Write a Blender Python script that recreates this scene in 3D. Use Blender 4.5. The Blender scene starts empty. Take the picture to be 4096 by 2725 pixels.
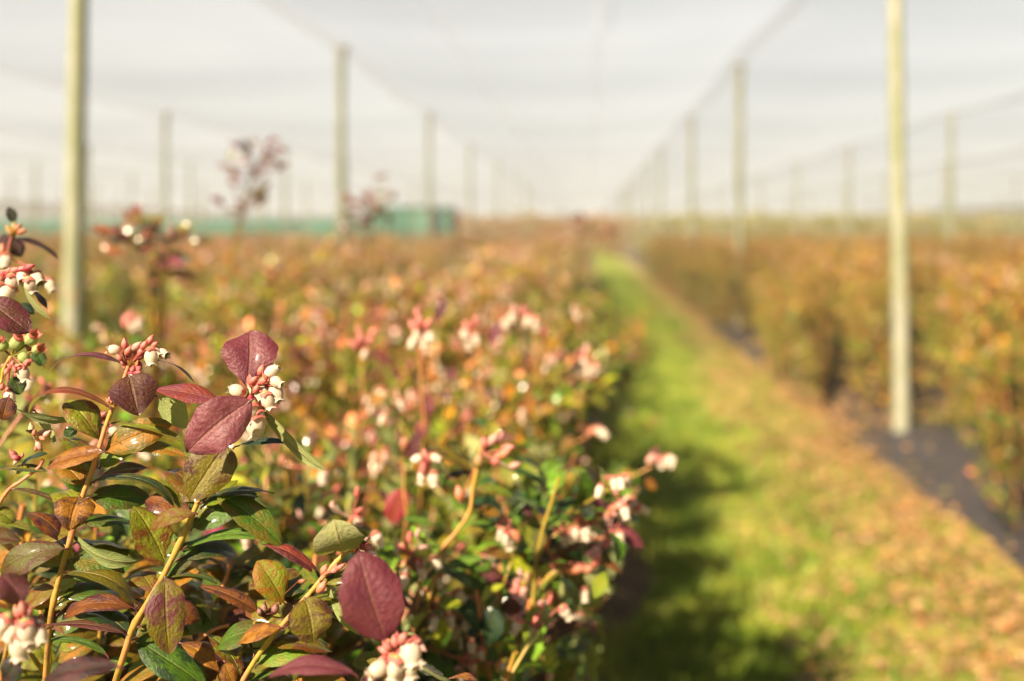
import bpy, math, random
import numpy as np
from mathutils import Vector

sc = bpy.context.scene
R = math.radians
# ---------------------------------------------------------------- camera
CAM_H = 1.5
cd = bpy.data.cameras.new("camera"); cam = bpy.data.objects.new("camera", cd)
sc.collection.objects.link(cam); sc.camera = cam
cam.location = (0, 0, CAM_H); cam.rotation_euler = (R(90), 0, 0)
cd.lens = 35; cd.sensor_width = 36; cd.sensor_fit = 'HORIZONTAL'
cd.shift_x = -0.0728; cd.shift_y = -0.1078
cd.clip_start = 0.05; cd.clip_end = 3000
cd.dof.use_dof = True; cd.dof.focus_distance = 0.70; cd.dof.aperture_fstop = 2.8
# ---------------------------------------------------------------- light
SUN_EL, SUN_AZ = 36.0, 34.0        # azimuth: degrees to the left of straight behind the camera
sd = Vector((-math.sin(R(SUN_AZ))*math.cos(R(SUN_EL)), -math.cos(R(SUN_AZ))*math.cos(R(SUN_EL)), math.sin(R(SUN_EL))))
w = bpy.data.worlds.new("World"); sc.world = w; w.use_nodes = True
nt = w.node_tree
sky = nt.nodes.new("ShaderNodeTexSky"); sky.sky_type = 'NISHITA'; sky.sun_disc = False
sky.sun_elevation = R(SUN_EL); sky.sun_rotation = math.atan2(sd.x, sd.y) % (2*math.pi)
sky.air_density = 1.0; sky.dust_density = 3.5; sky.ozone_density = 0.2
bg = nt.nodes["Background"]; bg.inputs[1].default_value = 0.017
nt.links.new(sky.outputs[0], bg.inputs[0])
sl = bpy.data.lights.new("sun", 'SUN'); sl.energy = 5.0; sl.angle = R(0.5); sl.color = (1.0, 0.82, 0.57)
so = bpy.data.objects.new("sun", sl); sc.collection.objects.link(so)
so.rotation_euler = sd.to_track_quat('Z', 'Y').to_euler(); so.location = (-5, -5, 8)
# ---------------------------------------------------------------- exposure
sc.view_settings.view_transform = 'Standard'; sc.view_settings.look = 'None'
sc.view_settings.exposure = 1.82; sc.view_settings.gamma = 1.0
sc.render.engine = 'CYCLES'
sc.cycles.use_denoising = True
sc.cycles.max_bounces = 8; sc.cycles.diffuse_bounces = 2; sc.cycles.glossy_bounces = 2
sc.cycles.transmission_bounces = 5; sc.cycles.transparent_max_bounces = 10
sc.cycles.sample_clamp_indirect = 6.0
sc.cycles.caustics_reflective = False; sc.cycles.caustics_refractive = False

rng = np.random.default_rng(7)
random.seed(7)
FS = 3982.0; VX, VY = 2346.0, 921.0
CAMP = np.array([0, 0, CAM_H])
def at(sx, sy, D):
    return np.array([(sx-VX)/FS*D, D, CAM_H-(sy-VY)/FS*D])
def nrm(a):
    a = np.asarray(a, float); return a/(np.linalg.norm(a, axis=-1, keepdims=True)+1e-12)

# ---------------------------------------------------------------- materials
class NT:
    def __init__(s, name):
        s.m = bpy.data.materials.new(name); s.m.use_nodes = True; s.t = s.m.node_tree
        for n in list(s.t.nodes): s.t.nodes.remove(n)
        s.out = s.n('ShaderNodeOutputMaterial')
    def n(s, typ, **kw):
        n = s.t.nodes.new(typ)
        for k, v in kw.items(): setattr(n, k, v)
        return n
    def set(s, node, key, val):
        if isinstance(val, bpy.types.NodeSocket): s.t.links.new(val, node.inputs[key])
        else: node.inputs[key].default_value = val
    def math(s, op, a, b=0.0, c=0.0, clamp=False):
        n = s.n('ShaderNodeMath', operation=op, use_clamp=clamp)
        s.set(n, 0, a); s.set(n, 1, b); s.set(n, 2, c); return n.outputs[0]
    def mix(s, f, a, b, mode='MIX'):
        n = s.n('ShaderNodeMix', data_type='RGBA', blend_type=mode)
        s.set(n, 0, f); s.set(n, 6, a); s.set(n, 7, b); return n.outputs[2]
    def noise(s, vec, scale, detail=2.0, rough=0.5, dist=0.0):
        n = s.n('ShaderNodeTexNoise'); s.set(n, 'Scale', scale); s.set(n, 'Detail', detail)
        s.set(n, 'Roughness', rough); s.set(n, 'Distortion', dist)
        if vec is not None: s.set(n, 'Vector', vec)
        return n.outputs[0]
    def ramp(s, f, a, b):
        n = s.n('ShaderNodeMapRange', interpolation_type='SMOOTHSTEP')
        s.set(n, 0, f); s.set(n, 1, a); s.set(n, 2, b); return n.outputs[0]
    def attr(s, name):
        return s.n('ShaderNodeAttribute', attribute_name=name)
    def geo(s): return s.n('ShaderNodeNewGeometry')
    def mixsh(s, f, a, b):
        n = s.n('ShaderNodeMixShader'); s.set(n, 0, f); s.t.links.new(a, n.inputs[1]); s.t.links.new(b, n.inputs[2]); return n.outputs[0]
def rgb(r, g, b): return (r, g, b, 1.0)

def leaf_material(name, wet=True, trans=0.20):
    k = NT(name)
    c1 = k.attr('lc1').outputs['Color']; c2 = k.attr('lc2').outputs['Color']; rn = k.attr('rnd').outputs['Fac']
    uv = k.n('ShaderNodeUVMap').outputs[0]
    sep = k.n('ShaderNodeSeparateXYZ'); k.set(sep, 0, uv); u, v = sep.outputs[0], sep.outputs[1]
    a = k.math('MULTIPLY', k.math('ABSOLUTE', k.math('SUBTRACT', v, 0.5)), 2.0)
    cmb = k.n('ShaderNodeCombineXYZ'); k.set(cmb, 0, u); k.set(cmb, 1, k.math('MULTIPLY', v, 0.55)); k.set(cmb, 2, k.math('MULTIPLY', rn, 53.0))
    vec = cmb.outputs[0]
    blot = k.noise(vec, 3.2, 4.0, 0.65, 0.8)
    # colour drifts from the first to the second colour towards one edge of the blade, broken by blotches
    f = k.ramp(k.math('ADD', blot, k.math('MULTIPLY', k.math('SUBTRACT', a, 0.5), 0.12)), 0.40, 0.62)
    base = k.mix(f, c1, c2)
    fine = k.noise(vec, 30.0, 3.0, 0.7)
    base = k.mix(k.math('MULTIPLY', k.ramp(fine, 0.45, 0.72), 0.6), base, k.mix(1.0, base, rgb(.45, .4, .45), 'MULTIPLY'))
    vor = k.n('ShaderNodeTexVoronoi'); k.set(vor, 'Vector', vec); k.set(vor, 'Scale', 7.0); k.set(vor, 'Randomness', 1.0)
    spot = k.math('MULTIPLY', k.ramp(vor.outputs['Distance'], .13, .07), k.ramp(blot, .5, .62))
    base = k.mix(k.math('MULTIPLY', spot, .85), base, rgb(.035, .016, .008))
    # veins: a midrib and arching laterals
    mid = k.ramp(a, 0.09, 0.02)
    ph = k.math('SUBTRACT', k.math('MULTIPLY', u, 8.0), k.math('MULTIPLY', k.math('POWER', a, 1.3), 2.3))
    ph = k.math('ADD', ph, k.math('MULTIPLY', k.math('SUBTRACT', blot, 0.5), 2.6))
    tri = k.math('ABSOLUTE', k.math('SUBTRACT', k.math('FRACT', k.math('ADD', ph, 20.0)), 0.5))
    lat = k.math('MULTIPLY', k.ramp(tri, 0.10, 0.0), k.ramp(a, 1.0, 0.5))
    vein = k.math('MAXIMUM', mid, k.math('MULTIPLY', lat, k.math('MULTIPLY', fine, 0.55)))
    net = k.noise(vec, 22.0, 2.0, 0.6)
    veincol = k.mix(0.5, k.mix(1.0, base, rgb(1.7, 1.6, 1.4), 'MULTIPLY'), rgb(.28, .2, .07))
    base_v = k.mix(k.math('MULTIPLY', vein, 0.22), base, veincol)
    # underside is paler and matt
    back = k.geo().outputs['Backfacing']
    under = k.mix(0.62 if wet else 0.35, base, rgb(.30, .34, .15) if wet else rgb(.30, .28, .05))
    under = k.mix(k.math('MULTIPLY', vein, 0.5), under, rgb(.33, .24, .13))
    col = k.mix(back, base_v, under)
    h = k.math('ADD', k.math('MULTIPLY', tri, 0.35), k.math('MULTIPLY', net, 1.3))
    h = k.math('SUBTRACT', h, k.math('MULTIPLY', mid, 0.9))
    h = k.math('ADD', h, k.math('MULTIPLY', k.noise(vec, 75.0, 2.0, 0.7), 0.35))
    bump = k.n('ShaderNodeBump'); k.set(bump, 'Strength', 0.75); k.set(bump, 'Distance', 0.0009); k.set(bump, 'Height', h)
    p = k.n('ShaderNodeBsdfPrincipled'); k.set(p, 'Base Color', col); k.set(p, 'Normal', bump.outputs[0])
    drops = k.ramp(k.noise(vec, 48.0, 1.0, 0.4), 0.66, 0.72)
    rough = k.math('SUBTRACT', 0.46, k.math('MULTIPLY', drops, 0.3))
    rough = k.math('ADD', rough, k.math('MULTIPLY', back, 0.2))
    k.set(p, 'Roughness', rough)
    p.inputs['Specular IOR Level'].default_value = 0.3
    if not wet: k.set(p, 'Coat Weight', .5); k.set(p, 'Coat Roughness', .2)
    if wet:
        k.set(p, 'Coat Weight', k.math('MULTIPLY', k.math('SUBTRACT', 1.0, back), 0.3)); k.set(p, 'Coat Roughness', 0.12)
    tr = k.n('ShaderNodeBsdfTranslucent')
    tcol = k.mix(1.0, col, rgb(1.9, 1.9, 0.9), 'MULTIPLY'); k.set(tr, 'Color', tcol)
    k.t.links.new(k.mixsh(trans, p.outputs[0], tr.outputs[0]), k.out.inputs[0])
    return k.m

def petal_material():
    k = NT('petal_and_bud')
    c1 = k.attr('lc1').outputs['Color']
    tc = k.n('ShaderNodeTexCoord').outputs['Object']
    n = k.noise(tc, 420.0, 3.0, 0.6)
    col = k.mix(k.math('MULTIPLY', k.ramp(n, .45, .75), .22), c1, k.mix(1.0, c1, rgb(.8, .5, .4), 'MULTIPLY'))
    bump = k.n('ShaderNodeBump'); k.set(bump, 'Strength', .5); k.set(bump, 'Distance', .0006); k.set(bump, 'Height', k.noise(tc, 900.0, 2.0, .6))
    p = k.n('ShaderNodeBsdfPrincipled'); k.set(p, 'Base Color', col); k.set(p, 'Roughness', .42); k.set(p, 'Normal', bump.outputs[0])
    k.set(p, 'Roughness', .6)
    tr = k.n('ShaderNodeBsdfTranslucent'); k.set(tr, 'Color', col)
    k.t.links.new(k.mixsh(.4, p.outputs[0], tr.outputs[0]), k.out.inputs[0]); return k.m

def stem_material():
    k = NT('young_stem_bark')
    c1 = k.attr('lc1').outputs['Color']; c2 = k.attr('lc2').outputs['Color']
    tc = k.n('ShaderNodeTexCoord').outputs['Object']
    mp = k.n('ShaderNodeMapping'); k.set(mp, 0, tc); mp.inputs['Scale'].default_value = (1, 1, .25)
    n = k.noise(mp.outputs[0], 70.0, 4.0, .6)
    col = k.mix(k.ramp(n, .35, .65), c1, c2); col = k.mix(k.math('MULTIPLY', k.ramp(k.noise(tc, 120.0, 3.0, .6), .5, .7), .55), col, rgb(.11, .06, .025))
    sp = k.noise(tc, 700.0, 2.0, .6)
    col = k.mix(k.math('MULTIPLY', k.ramp(sp, .58, .7), .4), col, rgb(.2, .09, .03))
    bump = k.n('ShaderNodeBump'); k.set(bump, 'Strength', .5); k.set(bump, 'Distance', .0005); k.set(bump, 'Height', k.noise(mp.outputs[0], 500.0, 3.0, .6))
    p = k.n('ShaderNodeBsdfPrincipled'); k.set(p, 'Base Color', col); k.set(p, 'Roughness', .42); k.set(p, 'Normal', bump.outputs[0])
    k.t.links.new(p.outputs[0], k.out.inputs[0]); return k.m

def simple(name, col, col2=None, scale=5.0, rough=.7, stretch=(1, 1, 1), bump=0.0, bdist=.01, trans=0.0, detail=4.0, lo=.35, hi=.65):
    k = NT(name)
    tc = k.n('ShaderNodeTexCoord').outputs['Object']
    mp = k.n('ShaderNodeMapping'); k.set(mp, 0, tc); mp.inputs['Scale'].default_value = stretch
    n = k.noise(mp.outputs[0], scale, detail, .6)
    c = k.mix(k.ramp(n, lo, hi), rgb(*col), rgb(*(col2 or col)))
    p = k.n('ShaderNodeBsdfPrincipled'); k.set(p, 'Base Color', c); k.set(p, 'Roughness', rough)
    if bump:
        b = k.n('ShaderNodeBump'); k.set(b, 'Strength', bump); k.set(b, 'Distance', bdist); k.set(b, 'Height', n); k.set(p, 'Normal', b.outputs[0])
    sh = p.outputs[0]
    if trans:
        tr = k.n('ShaderNodeBsdfTranslucent'); k.set(tr, 'Color', c); sh = k.mixsh(trans, sh, tr.outputs[0])
    k.t.links.new(sh, k.out.inputs[0]); return k.m

M_LEAF = leaf_material('blueberry_leaf')
M_LEAF_FAR = leaf_material('blueberry_leaf_row', wet=False, trans=.24)
M_PETAL = petal_material(); M_STEM = stem_material()
M_POST = None
def post_material():
    k = NT('weathered_pine_post')
    tc = k.n('ShaderNodeTexCoord').outputs['Object']
    mp = k.n('ShaderNodeMapping'); k.set(mp, 0, tc); mp.inputs['Scale'].default_value = (1, 1, .06)
    g = k.noise(mp.outputs[0], 60.0, 5.0, .65)
    blot = k.noise(tc, 1.7, 3.0, .6)
    c = k.mix(k.ramp(g, .3, .7), rgb(.29, .29, .235), rgb(.18, .185, .14))
    c = k.mix(k.math('MULTIPLY', k.ramp(blot, .40, .62), .8), c, rgb(.15, .17, .085))
    kn = k.n('ShaderNodeTexVoronoi'); mp2 = k.n('ShaderNodeMapping'); k.set(mp2, 0, tc); mp2.inputs['Scale'].default_value = (5, 5, 1.5)
    k.set(kn, 'Vector', mp2.outputs[0]); k.set(kn, 'Scale', 1.4)
    c = k.mix(k.math('MULTIPLY', k.ramp(kn.outputs['Distance'], .16, .06), .8), c, rgb(.28, .14, .03))
    b = k.n('ShaderNodeBump'); k.set(b, 'Strength', .5); k.set(b, 'Distance', .006); k.set(b, 'Height', g)
    p = k.n('ShaderNodeBsdfPrincipled'); k.set(p, 'Base Color', c); k.set(p, 'Roughness', .75); k.set(p, 'Normal', b.outputs[0])
    k.t.links.new(p.outputs[0], k.out.inputs[0]); return k.m
M_POST = post_material()
M_STEEL = simple('galvanised_steel', (.33, .33, .31), (.22, .22, .21), 30, .4)

# ---------------------------------------------------------------- mesh helpers
COL = sc.collection
def props(o, label=None, cat=None, group=None, kind=None):
    if label: o['label'] = label
    if cat: o['category'] = cat
    if group: o['group'] = group
    if kind: o['kind'] = kind
    return o
def empty(name, loc, label, cat, group=None, kind=None):
    o = bpy.data.objects.new(name, None); COL.objects.link(o); o.location = loc; o.empty_display_size = .1
    return props(o, label, cat, group, kind)
class Acc:
    """collects vertices (world space), quads/tris, uv, two colours and a random number per vertex"""
    def __init__(s): s.V = []; s.F = []; s.U = []; s.C1 = []; s.C2 = []; s.Rn = []; s.n = 0; s.MI = []
    def add(s, V, F, c1=(.5, .5, .5), c2=None, uv=None, r=0.0, mi=0):
        V = np.asarray(V, float); m = len(V); F = np.asarray(F, int)
        if c2 is None: c2 = c1
        s.V.append(V); s.F.append((F+s.n)); s.n += m
        s.C1.append(np.broadcast_to(np.asarray(c1, float)[..., :3], (m, 3))); s.C2.append(np.broadcast_to(np.asarray(c2, float)[..., :3], (m, 3)))
        s.U.append(uv if uv is not None else np.zeros((m, 2))); s.Rn.append(np.broadcast_to(np.asarray(r, float), (m,)))
        s.MI.append(np.full(len(F), mi))
    def build(s, name, mats, parent=None, origin=None, smooth=True):
        me = bpy.data.meshes.new(name)
        V = np.concatenate(s.V)
        if origin is not None: V = V-np.asarray(origin)
        loops, starts, tot, k = [], [], [], 0
        for F in s.F:
            q = F.shape[1]; loops.append(F.ravel()); starts.append(k+np.arange(len(F))*q); tot.append(np.full(len(F), q)); k += F.size
        loops = np.concatenate(loops).astype(np.int32); starts = np.concatenate(starts).astype(np.int32)
        me.vertices.add(len(V)); me.vertices.foreach_set('co', V.astype(np.float32).ravel())
        me.loops.add(len(loops)); me.loops.foreach_set('vertex_index', loops)
        me.polygons.add(len(starts)); me.polygons.foreach_set('loop_start', starts)
        me.polygons.foreach_set('material_index', np.concatenate(s.MI).astype(np.int32))
        me.update(calc_edges=True)
        if smooth: me.polygons.foreach_set('use_smooth', np.ones(len(starts), bool))
        for nm, arr in (('lc1', s.C1), ('lc2', s.C2)):
            A = me.attributes.new(nm, 'FLOAT_COLOR', 'POINT'); C = np.concatenate(arr)
            A.data.foreach_set('color', np.hstack([C, np.ones((len(C), 1))]).astype(np.float32).ravel())
        A = me.attributes.new('rnd', 'FLOAT', 'POINT'); A.data.foreach_set('value', np.concatenate(s.Rn).astype(np.float32))
        uvl = me.uv_layers.new(name='UVMap'); U = np.concatenate(s.U)[loops]; uvl.data.foreach_set('uv', U.astype(np.float32).ravel())
        for m in (mats if isinstance(mats, (list, tuple)) else [mats]): me.materials.append(m)
        me.validate(); me.update()
        o = bpy.data.objects.new(name, me); COL.objects.link(o)
        if parent: o.parent = parent
        return o
def grid_faces(nu, nv):
    i, j = np.meshgrid(np.arange(nu), np.arange(nv), indexing='ij'); a = i*(nv+1)+j
    return np.stack([a, a+nv+1, a+nv+2, a+1], -1).reshape(-1, 4)
def tube(acc, P, rad, c1, c2=None, sides=8, cap=True):
    P = np.asarray(P, float); n = len(P); rad = np.broadcast_to(np.asarray(rad, float), (n,))
    T = nrm(np.gradient(P, axis=0)); ref = np.array([.3, 1, .2]) if abs(nrm(P[-1]-P[0])[1]) < .8 else np.array([1, .1, .3])
    S = nrm(np.cross(T, ref)); B = np.cross(T, S); th = np.linspace(0, 2*np.pi, sides, endpoint=False)
    V = P[:, None]+rad[:, None, None]*(np.cos(th)[None, :, None]*S[:, None]+np.sin(th)[None, :, None]*B[:, None])
    V = V.reshape(-1, 3); i, j = np.meshgrid(np.arange(n-1), np.arange(sides), indexing='ij')
    a = i*sides+j; b = i*sides+(j+1) % sides
    F = np.stack([a, b, b+sides, a+sides], -1).reshape(-1, 4)
    if np.ndim(c1) == 2: c1 = np.repeat(np.asarray(c1, float), sides, 0)
    if c2 is not None and np.ndim(c2) == 2: c2 = np.repeat(np.asarray(c2, float), sides, 0)
    acc.add(V, F, c1, c2)
    if cap:
        for e in (0, n-1):
            acc.add(np.vstack([V[e*sides:(e+1)*sides], P[e][None]]), np.array([[q, (q+1) % sides, sides] for q in range(sides)]), np.asarray(c1)[-1] if np.ndim(c1) == 2 else c1)
def smooth_path(P, n):
    P = np.asarray(P, float)
    if len(P) < 3:
        t = np.linspace(0, 1, n)[:, None]; return P[0]*(1-t)+P[-1]*t
    Q = np.vstack([2*P[0]-P[1], P, 2*P[-1]-P[-2]]); out = []
    for s in np.linspace(0, len(P)-1-1e-6, n):
        i = int(s); t = s-i; a, b, c, d = Q[i], Q[i+1], Q[i+2], Q[i+3]
        out.append(.5*((2*b)+(-a+c)*t+(2*a-5*b+4*c-d)*t*t+(-a+3*b-3*c+d)*t**3))
    return np.array(out)
def box(acc, c, s, col=(.5, .5, .5)):
    c = np.asarray(c, float); s = np.asarray(s, float)/2
    V = np.array([[x, y, z] for x in (-1, 1) for y in (-1, 1) for z in (-1, 1)])*s+c
    acc.add(V, np.array([[0, 1, 3, 2], [4, 6, 7, 5], [0, 4, 5, 1], [2, 3, 7, 6], [0, 2, 6, 4], [1, 5, 7, 3]]), col)

# ---------------------------------------------------------------- colours (albedo)
C = dict(
 purple=(.155, .030, .050), purple2=(.21, .045, .065), mauve=(.24, .075, .095), maroon=(.085, .018, .024), dark=(.030, .014, .016),
 red=(.27, .040, .022), orange=(.37, .155, .010), rust=(.20, .06, .010), brown=(.10, .034, .016), olive=(.18, .145, .010),
 olive2=(.10, .095, .015), ygreen=(.22, .25, .012), green=(.065, .15, .007), lgreen=(.13, .25, .016), dgreen=(.022, .055, .018), teal=(.02, .06, .035),
 yellow=(.36, .25, .04), pink=(.58, .16, .14), white=(.68, .59, .48), cream=(.54, .48, .30), mag=(.42, .04, .075), grey=(.10, .085, .08),
 blush=(.62, .36, .31), salmon=(.56, .20, .10), berry=(.33, .40, .14))

# ---------------------------------------------------------------- one modelled leaf
def make_leaf(base, tip, width, roll=0.0, curl=25.0, fold=.18, c1='purple', c2=None, p=.95, q=.66, kend=1.3, wave=.085, pet=.12, ccol='maroon', rs=None, nu=18, nv=8):
    r = np.random.default_rng(rs if rs is not None else int(abs(base[0]*1e5+tip[2]*1e5)) % 99991)
    base = np.asarray(base, float); tip = np.asarray(tip, float); L = np.linalg.norm(tip-base); T = (tip-base)/L
    toc = nrm(CAMP-(base+tip)/2); toc = nrm(toc-T*np.dot(toc, T)); perp = np.cross(T, toc)
    if perp[2] < 0: perp = -perp
    N = nrm(toc*math.cos(R(roll))+perp*math.sin(R(roll)))
    u = np.linspace(0, 1, nu+1); th = R(curl)
    phi = th*.5-th*u**kend
    d = T[None]*np.cos(phi)[:, None]+N[None]*np.sin(phi)[:, None]
    st = (d[1:]+d[:-1])/2/nu; Q = np.vstack([np.zeros(3), np.cumsum(st, 0)])
    e = Q[-1]; le = np.linalg.norm(e); ang = math.atan2(np.dot(e, N), np.dot(e, T)); ca, sa = math.cos(-ang), math.sin(-ang)
    def rot(X):
        t = X@T; n = X@N; return np.outer(t*ca-n*sa, T)+np.outer(t*sa+n*ca, N)
    Q = rot(Q)*(L/le)+base; d = nrm(rot(d)); S = nrm(np.cross(T, N)); Nn = nrm(np.cross(S[None], d))
    prof = np.sin(np.pi*np.clip(u, 0, 1)**p)**q; prof = prof/prof.max(); prof[0] = .05; prof[-1] = .012
    v = np.linspace(-1, 1, nv+1)
    hw = width/2*prof
    U, Vv = np.meshgrid(u, v, indexing='ij')
    edge = 1+.03*np.sin(U*23+r.uniform(0, 6))*np.sign(Vv)*np.abs(Vv)
    off = fold*1.5*np.abs(Vv)*(1-.9*np.abs(Vv)**1.5)*hw[:, None]+wave*width*np.sin(U*r.uniform(7, 11)+r.uniform(0, 6)+Vv*1.2)*Vv**2*.55 \
        + .012*width*np.sin((U*7+.7*np.sin(U*5+r.uniform(0, 6))-np.abs(Vv)**1.3*2.3)*2*np.pi)*(1-np.abs(Vv))**.5*np.minimum(1, np.abs(Vv)*4)
    asym = r.uniform(-.06, .06)*np.sin(np.pi*u)*width
    tw = R(r.uniform(-26, 26))*(u-.3)
    X = Q[:, None]+(S[None, None]*(Vv*edge*hw[:, None]*np.cos(tw)[:, None]+asym[:, None])[..., None])+(Nn[:, None]*((off+Vv*hw[:, None]*np.sin(tw)[:, None]))[..., None])
    acc = Acc(); c1 = C[c1] if isinstance(c1, str) else c1; c2 = c1 if c2 is None else (C[c2] if isinstance(c2, str) else c2); c1 = np.array(c1)*.66; c2 = np.array(c2)*.56
    uv = np.stack([U, Vv*.5+.5], -1).reshape(-1, 2)
    acc.add(X.reshape(-1, 3), grid_faces(nu, nv)[:, ::-1], c1, c2, uv, r.uniform(0, 1))
    if pet:
        pl = L*pet; P0 = Q[0]-d[0]*pl*.6-Nn[0]*pl*.35
        P = smooth_path([P0, Q[0]-d[0]*pl*.3-Nn[0]*pl*.08, Q[0]+d[0]*L*.06-Nn[0]*.0004], 6)
        acc.add(*petiole(P, max(.0007, width*.028)), C[ccol], C[ccol], None, 0, 1)
    return acc
def petiole(P, r):
    a = Acc(); tube(a, P, np.linspace(r, r*.75, len(P)), (0, 0, 0), sides=6, cap=False); return a.V[0], a.F[0]

# ---------------------------------------------------------------- blossoms
def lathe(acc, P0, D, prof, sides, cols, squash=None):
    D = nrm(D); a = nrm(np.cross(D, [.2, .9, .4])); b = np.cross(D, a); th = np.linspace(0, 2*np.pi, sides, endpoint=False)
    n = len(prof); V = []; CC = []
    for i, (z, rr) in enumerate(prof):
        rm = 1+(.16*np.cos(5*th) if (i == n-1 and n > 4) else .05*np.cos(5*th)); zz = z+(.0009*np.cos(5*th) if (i == n-1 and n > 4) else 0*th)
        V.append(P0+D*zz[:, None]+rr*rm[:, None]*(np.cos(th)[:, None]*a+np.sin(th)[:, None]*b)); CC.append(np.broadcast_to(cols[i], (sides, 3)))
    V = np.vstack(V); CC = np.vstack(CC); i, j = np.meshgrid(np.arange(n-1), np.arange(sides), indexing='ij')
    A = i*sides+j; B = i*sides+(j+1) % sides
    acc.add(V, np.stack([A, B, B+sides, A+sides], -1).reshape(-1, 4), CC)
def bell(acc, root, P, D, size, r, lod=0, tint='white'):
    """urn-shaped hanging blossom with a pink calyx; P is the blossom's base, D where its mouth points"""
    s = size; sides = 15 if lod == 0 else 5
    w = np.array(C[tint])*r.uniform(.9, 1.05); pk = np.array(C['pink'])*r.uniform(.8, 1.15); gr = np.array(C['berry'])
    if lod == 0:
        prof = [(0, .02*s), (.05*s, .22*s), (.18*s, .31*s), (.4*s, .37*s), (.62*s, .355*s), (.8*s, .28*s), (.88*s, .25*s), (.97*s, .33*s)]
        mixw = [.9, .6, .3, .12, .05, .05, .1, .15]
    else:
        prof = [(0, .1*s), (.2*s, .36*s), (.55*s, .39*s), (.85*s, .24*s), (.97*s, .3*s)]; mixw = [.5, .15, 0, 0, .1]
    cols = [w*(1-m)+np.array(C['blush'])*m for m in mixw]
    lathe(acc, P, D, prof, sides, cols)
    if lod == 0:
        lathe(acc, P+D*.9*s, D, [(.02*s, .2*s), (-.3*s, .17*s)], 10, [np.array(C['cream'])*.7, np.array(C['olive'])])
        tube(acc, [P+D*.5*s, P+D*1.08*s], .035*s, C['ygreen'], sides=6)
        # calyx cup with five lobes
        lathe(acc, P-D*.16*s, D, [(0, .03*s), (.04*s, .17*s), (.13*s, .27*s), (.20*s, .33*s), (.26*s, .40*s)], 15, [gr, gr, pk*.9, pk, pk])
    else:
        lathe(acc, P-D*.15*s, D, [(0, .05*s), (.12*s, .28*s), (.26*s, .42*s)], 5, [gr, pk, pk])
    mid = (root+P)/2+np.array([0, 0, .12*s])
    tube(acc, smooth_path([root, mid, P-D*.1*s], 5 if lod == 0 else 3), .07*s, pk*.8, sides=6 if lod == 0 else 3, cap=False)
def bud(acc, root, P, D, size, r, lod=0, col='pink'):
    s = size; c = np.array(C[col])*r.uniform(.8, 1.15); t = c*.6+np.array(C['blush'])*.4
    prof = [(0, .05*s), (.12*s, .2*s), (.35*s, .29*s), (.6*s, .27*s), (.85*s, .16*s), (1.0*s, .03*s)]
    if lod: prof = prof[::2]+[prof[-1]]
    lathe(acc, P, D, prof, 10 if lod == 0 else 4, [c*.8, c, c, t, t, c][:len(prof)])
    tube(acc, [root, P+D*.05*s], .06*s, c*.8, sides=5 if lod == 0 else 3, cap=False)
def bract(acc, P, D, size, r, col='salmon'):
    V = make_leaf(P, P+D*size, size*.6, r.uniform(-60, 60), 30, .5, col, col, 1, .8, pet=0, nu=6, nv=4)
    acc.add(V.V[0], V.F[0], C[col])
def berry(acc, P, D, s, r):
    g = np.array(C['berry'])*r.uniform(.85, 1.1); pk = np.array(C['pink'])
    lathe(acc, P, D, [(0, .05*s), (.1*s, .3*s), (.35*s, .45*s), (.6*s, .43*s), (.78*s, .33*s)], 15, [g*.8, g, g, g*1.05, g])
    lathe(acc, P+D*.76*s, D, [(0, .32*s), (.08*s, .34*s), (.16*s, .40*s), (.24*s, .43*s), (.36*s, .42*s)], 15, [g, pk*.9, pk, pk, pk*.8])
    lathe(acc, P+D*.76*s, D, [(.1*s, .30*s), (.02*s, .02*s)], 10, [np.array(C['orange'])]*2)

# pixel frames used while measuring the photograph (origin x, origin y, pixels per source pixel)
Z3 = (0, 800, 1.742); Z4 = (0, 1800, 1.695); Z5 = (900, 1800, 1.695); Z6 = (600, 1200, 1.742); Z7 = (1600, 1600, 1.394); Z8 = (0, 1200, 2.24); Z9 = (0, 700, 1.473); ZT = (1600, 2300, 2.946)
def zp(Z, x, y, D): return at(Z[0]+x/Z[2], Z[1]+y/Z[2], D)
def zw(Z, w, D): return w/Z[2]/FS*D

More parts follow.
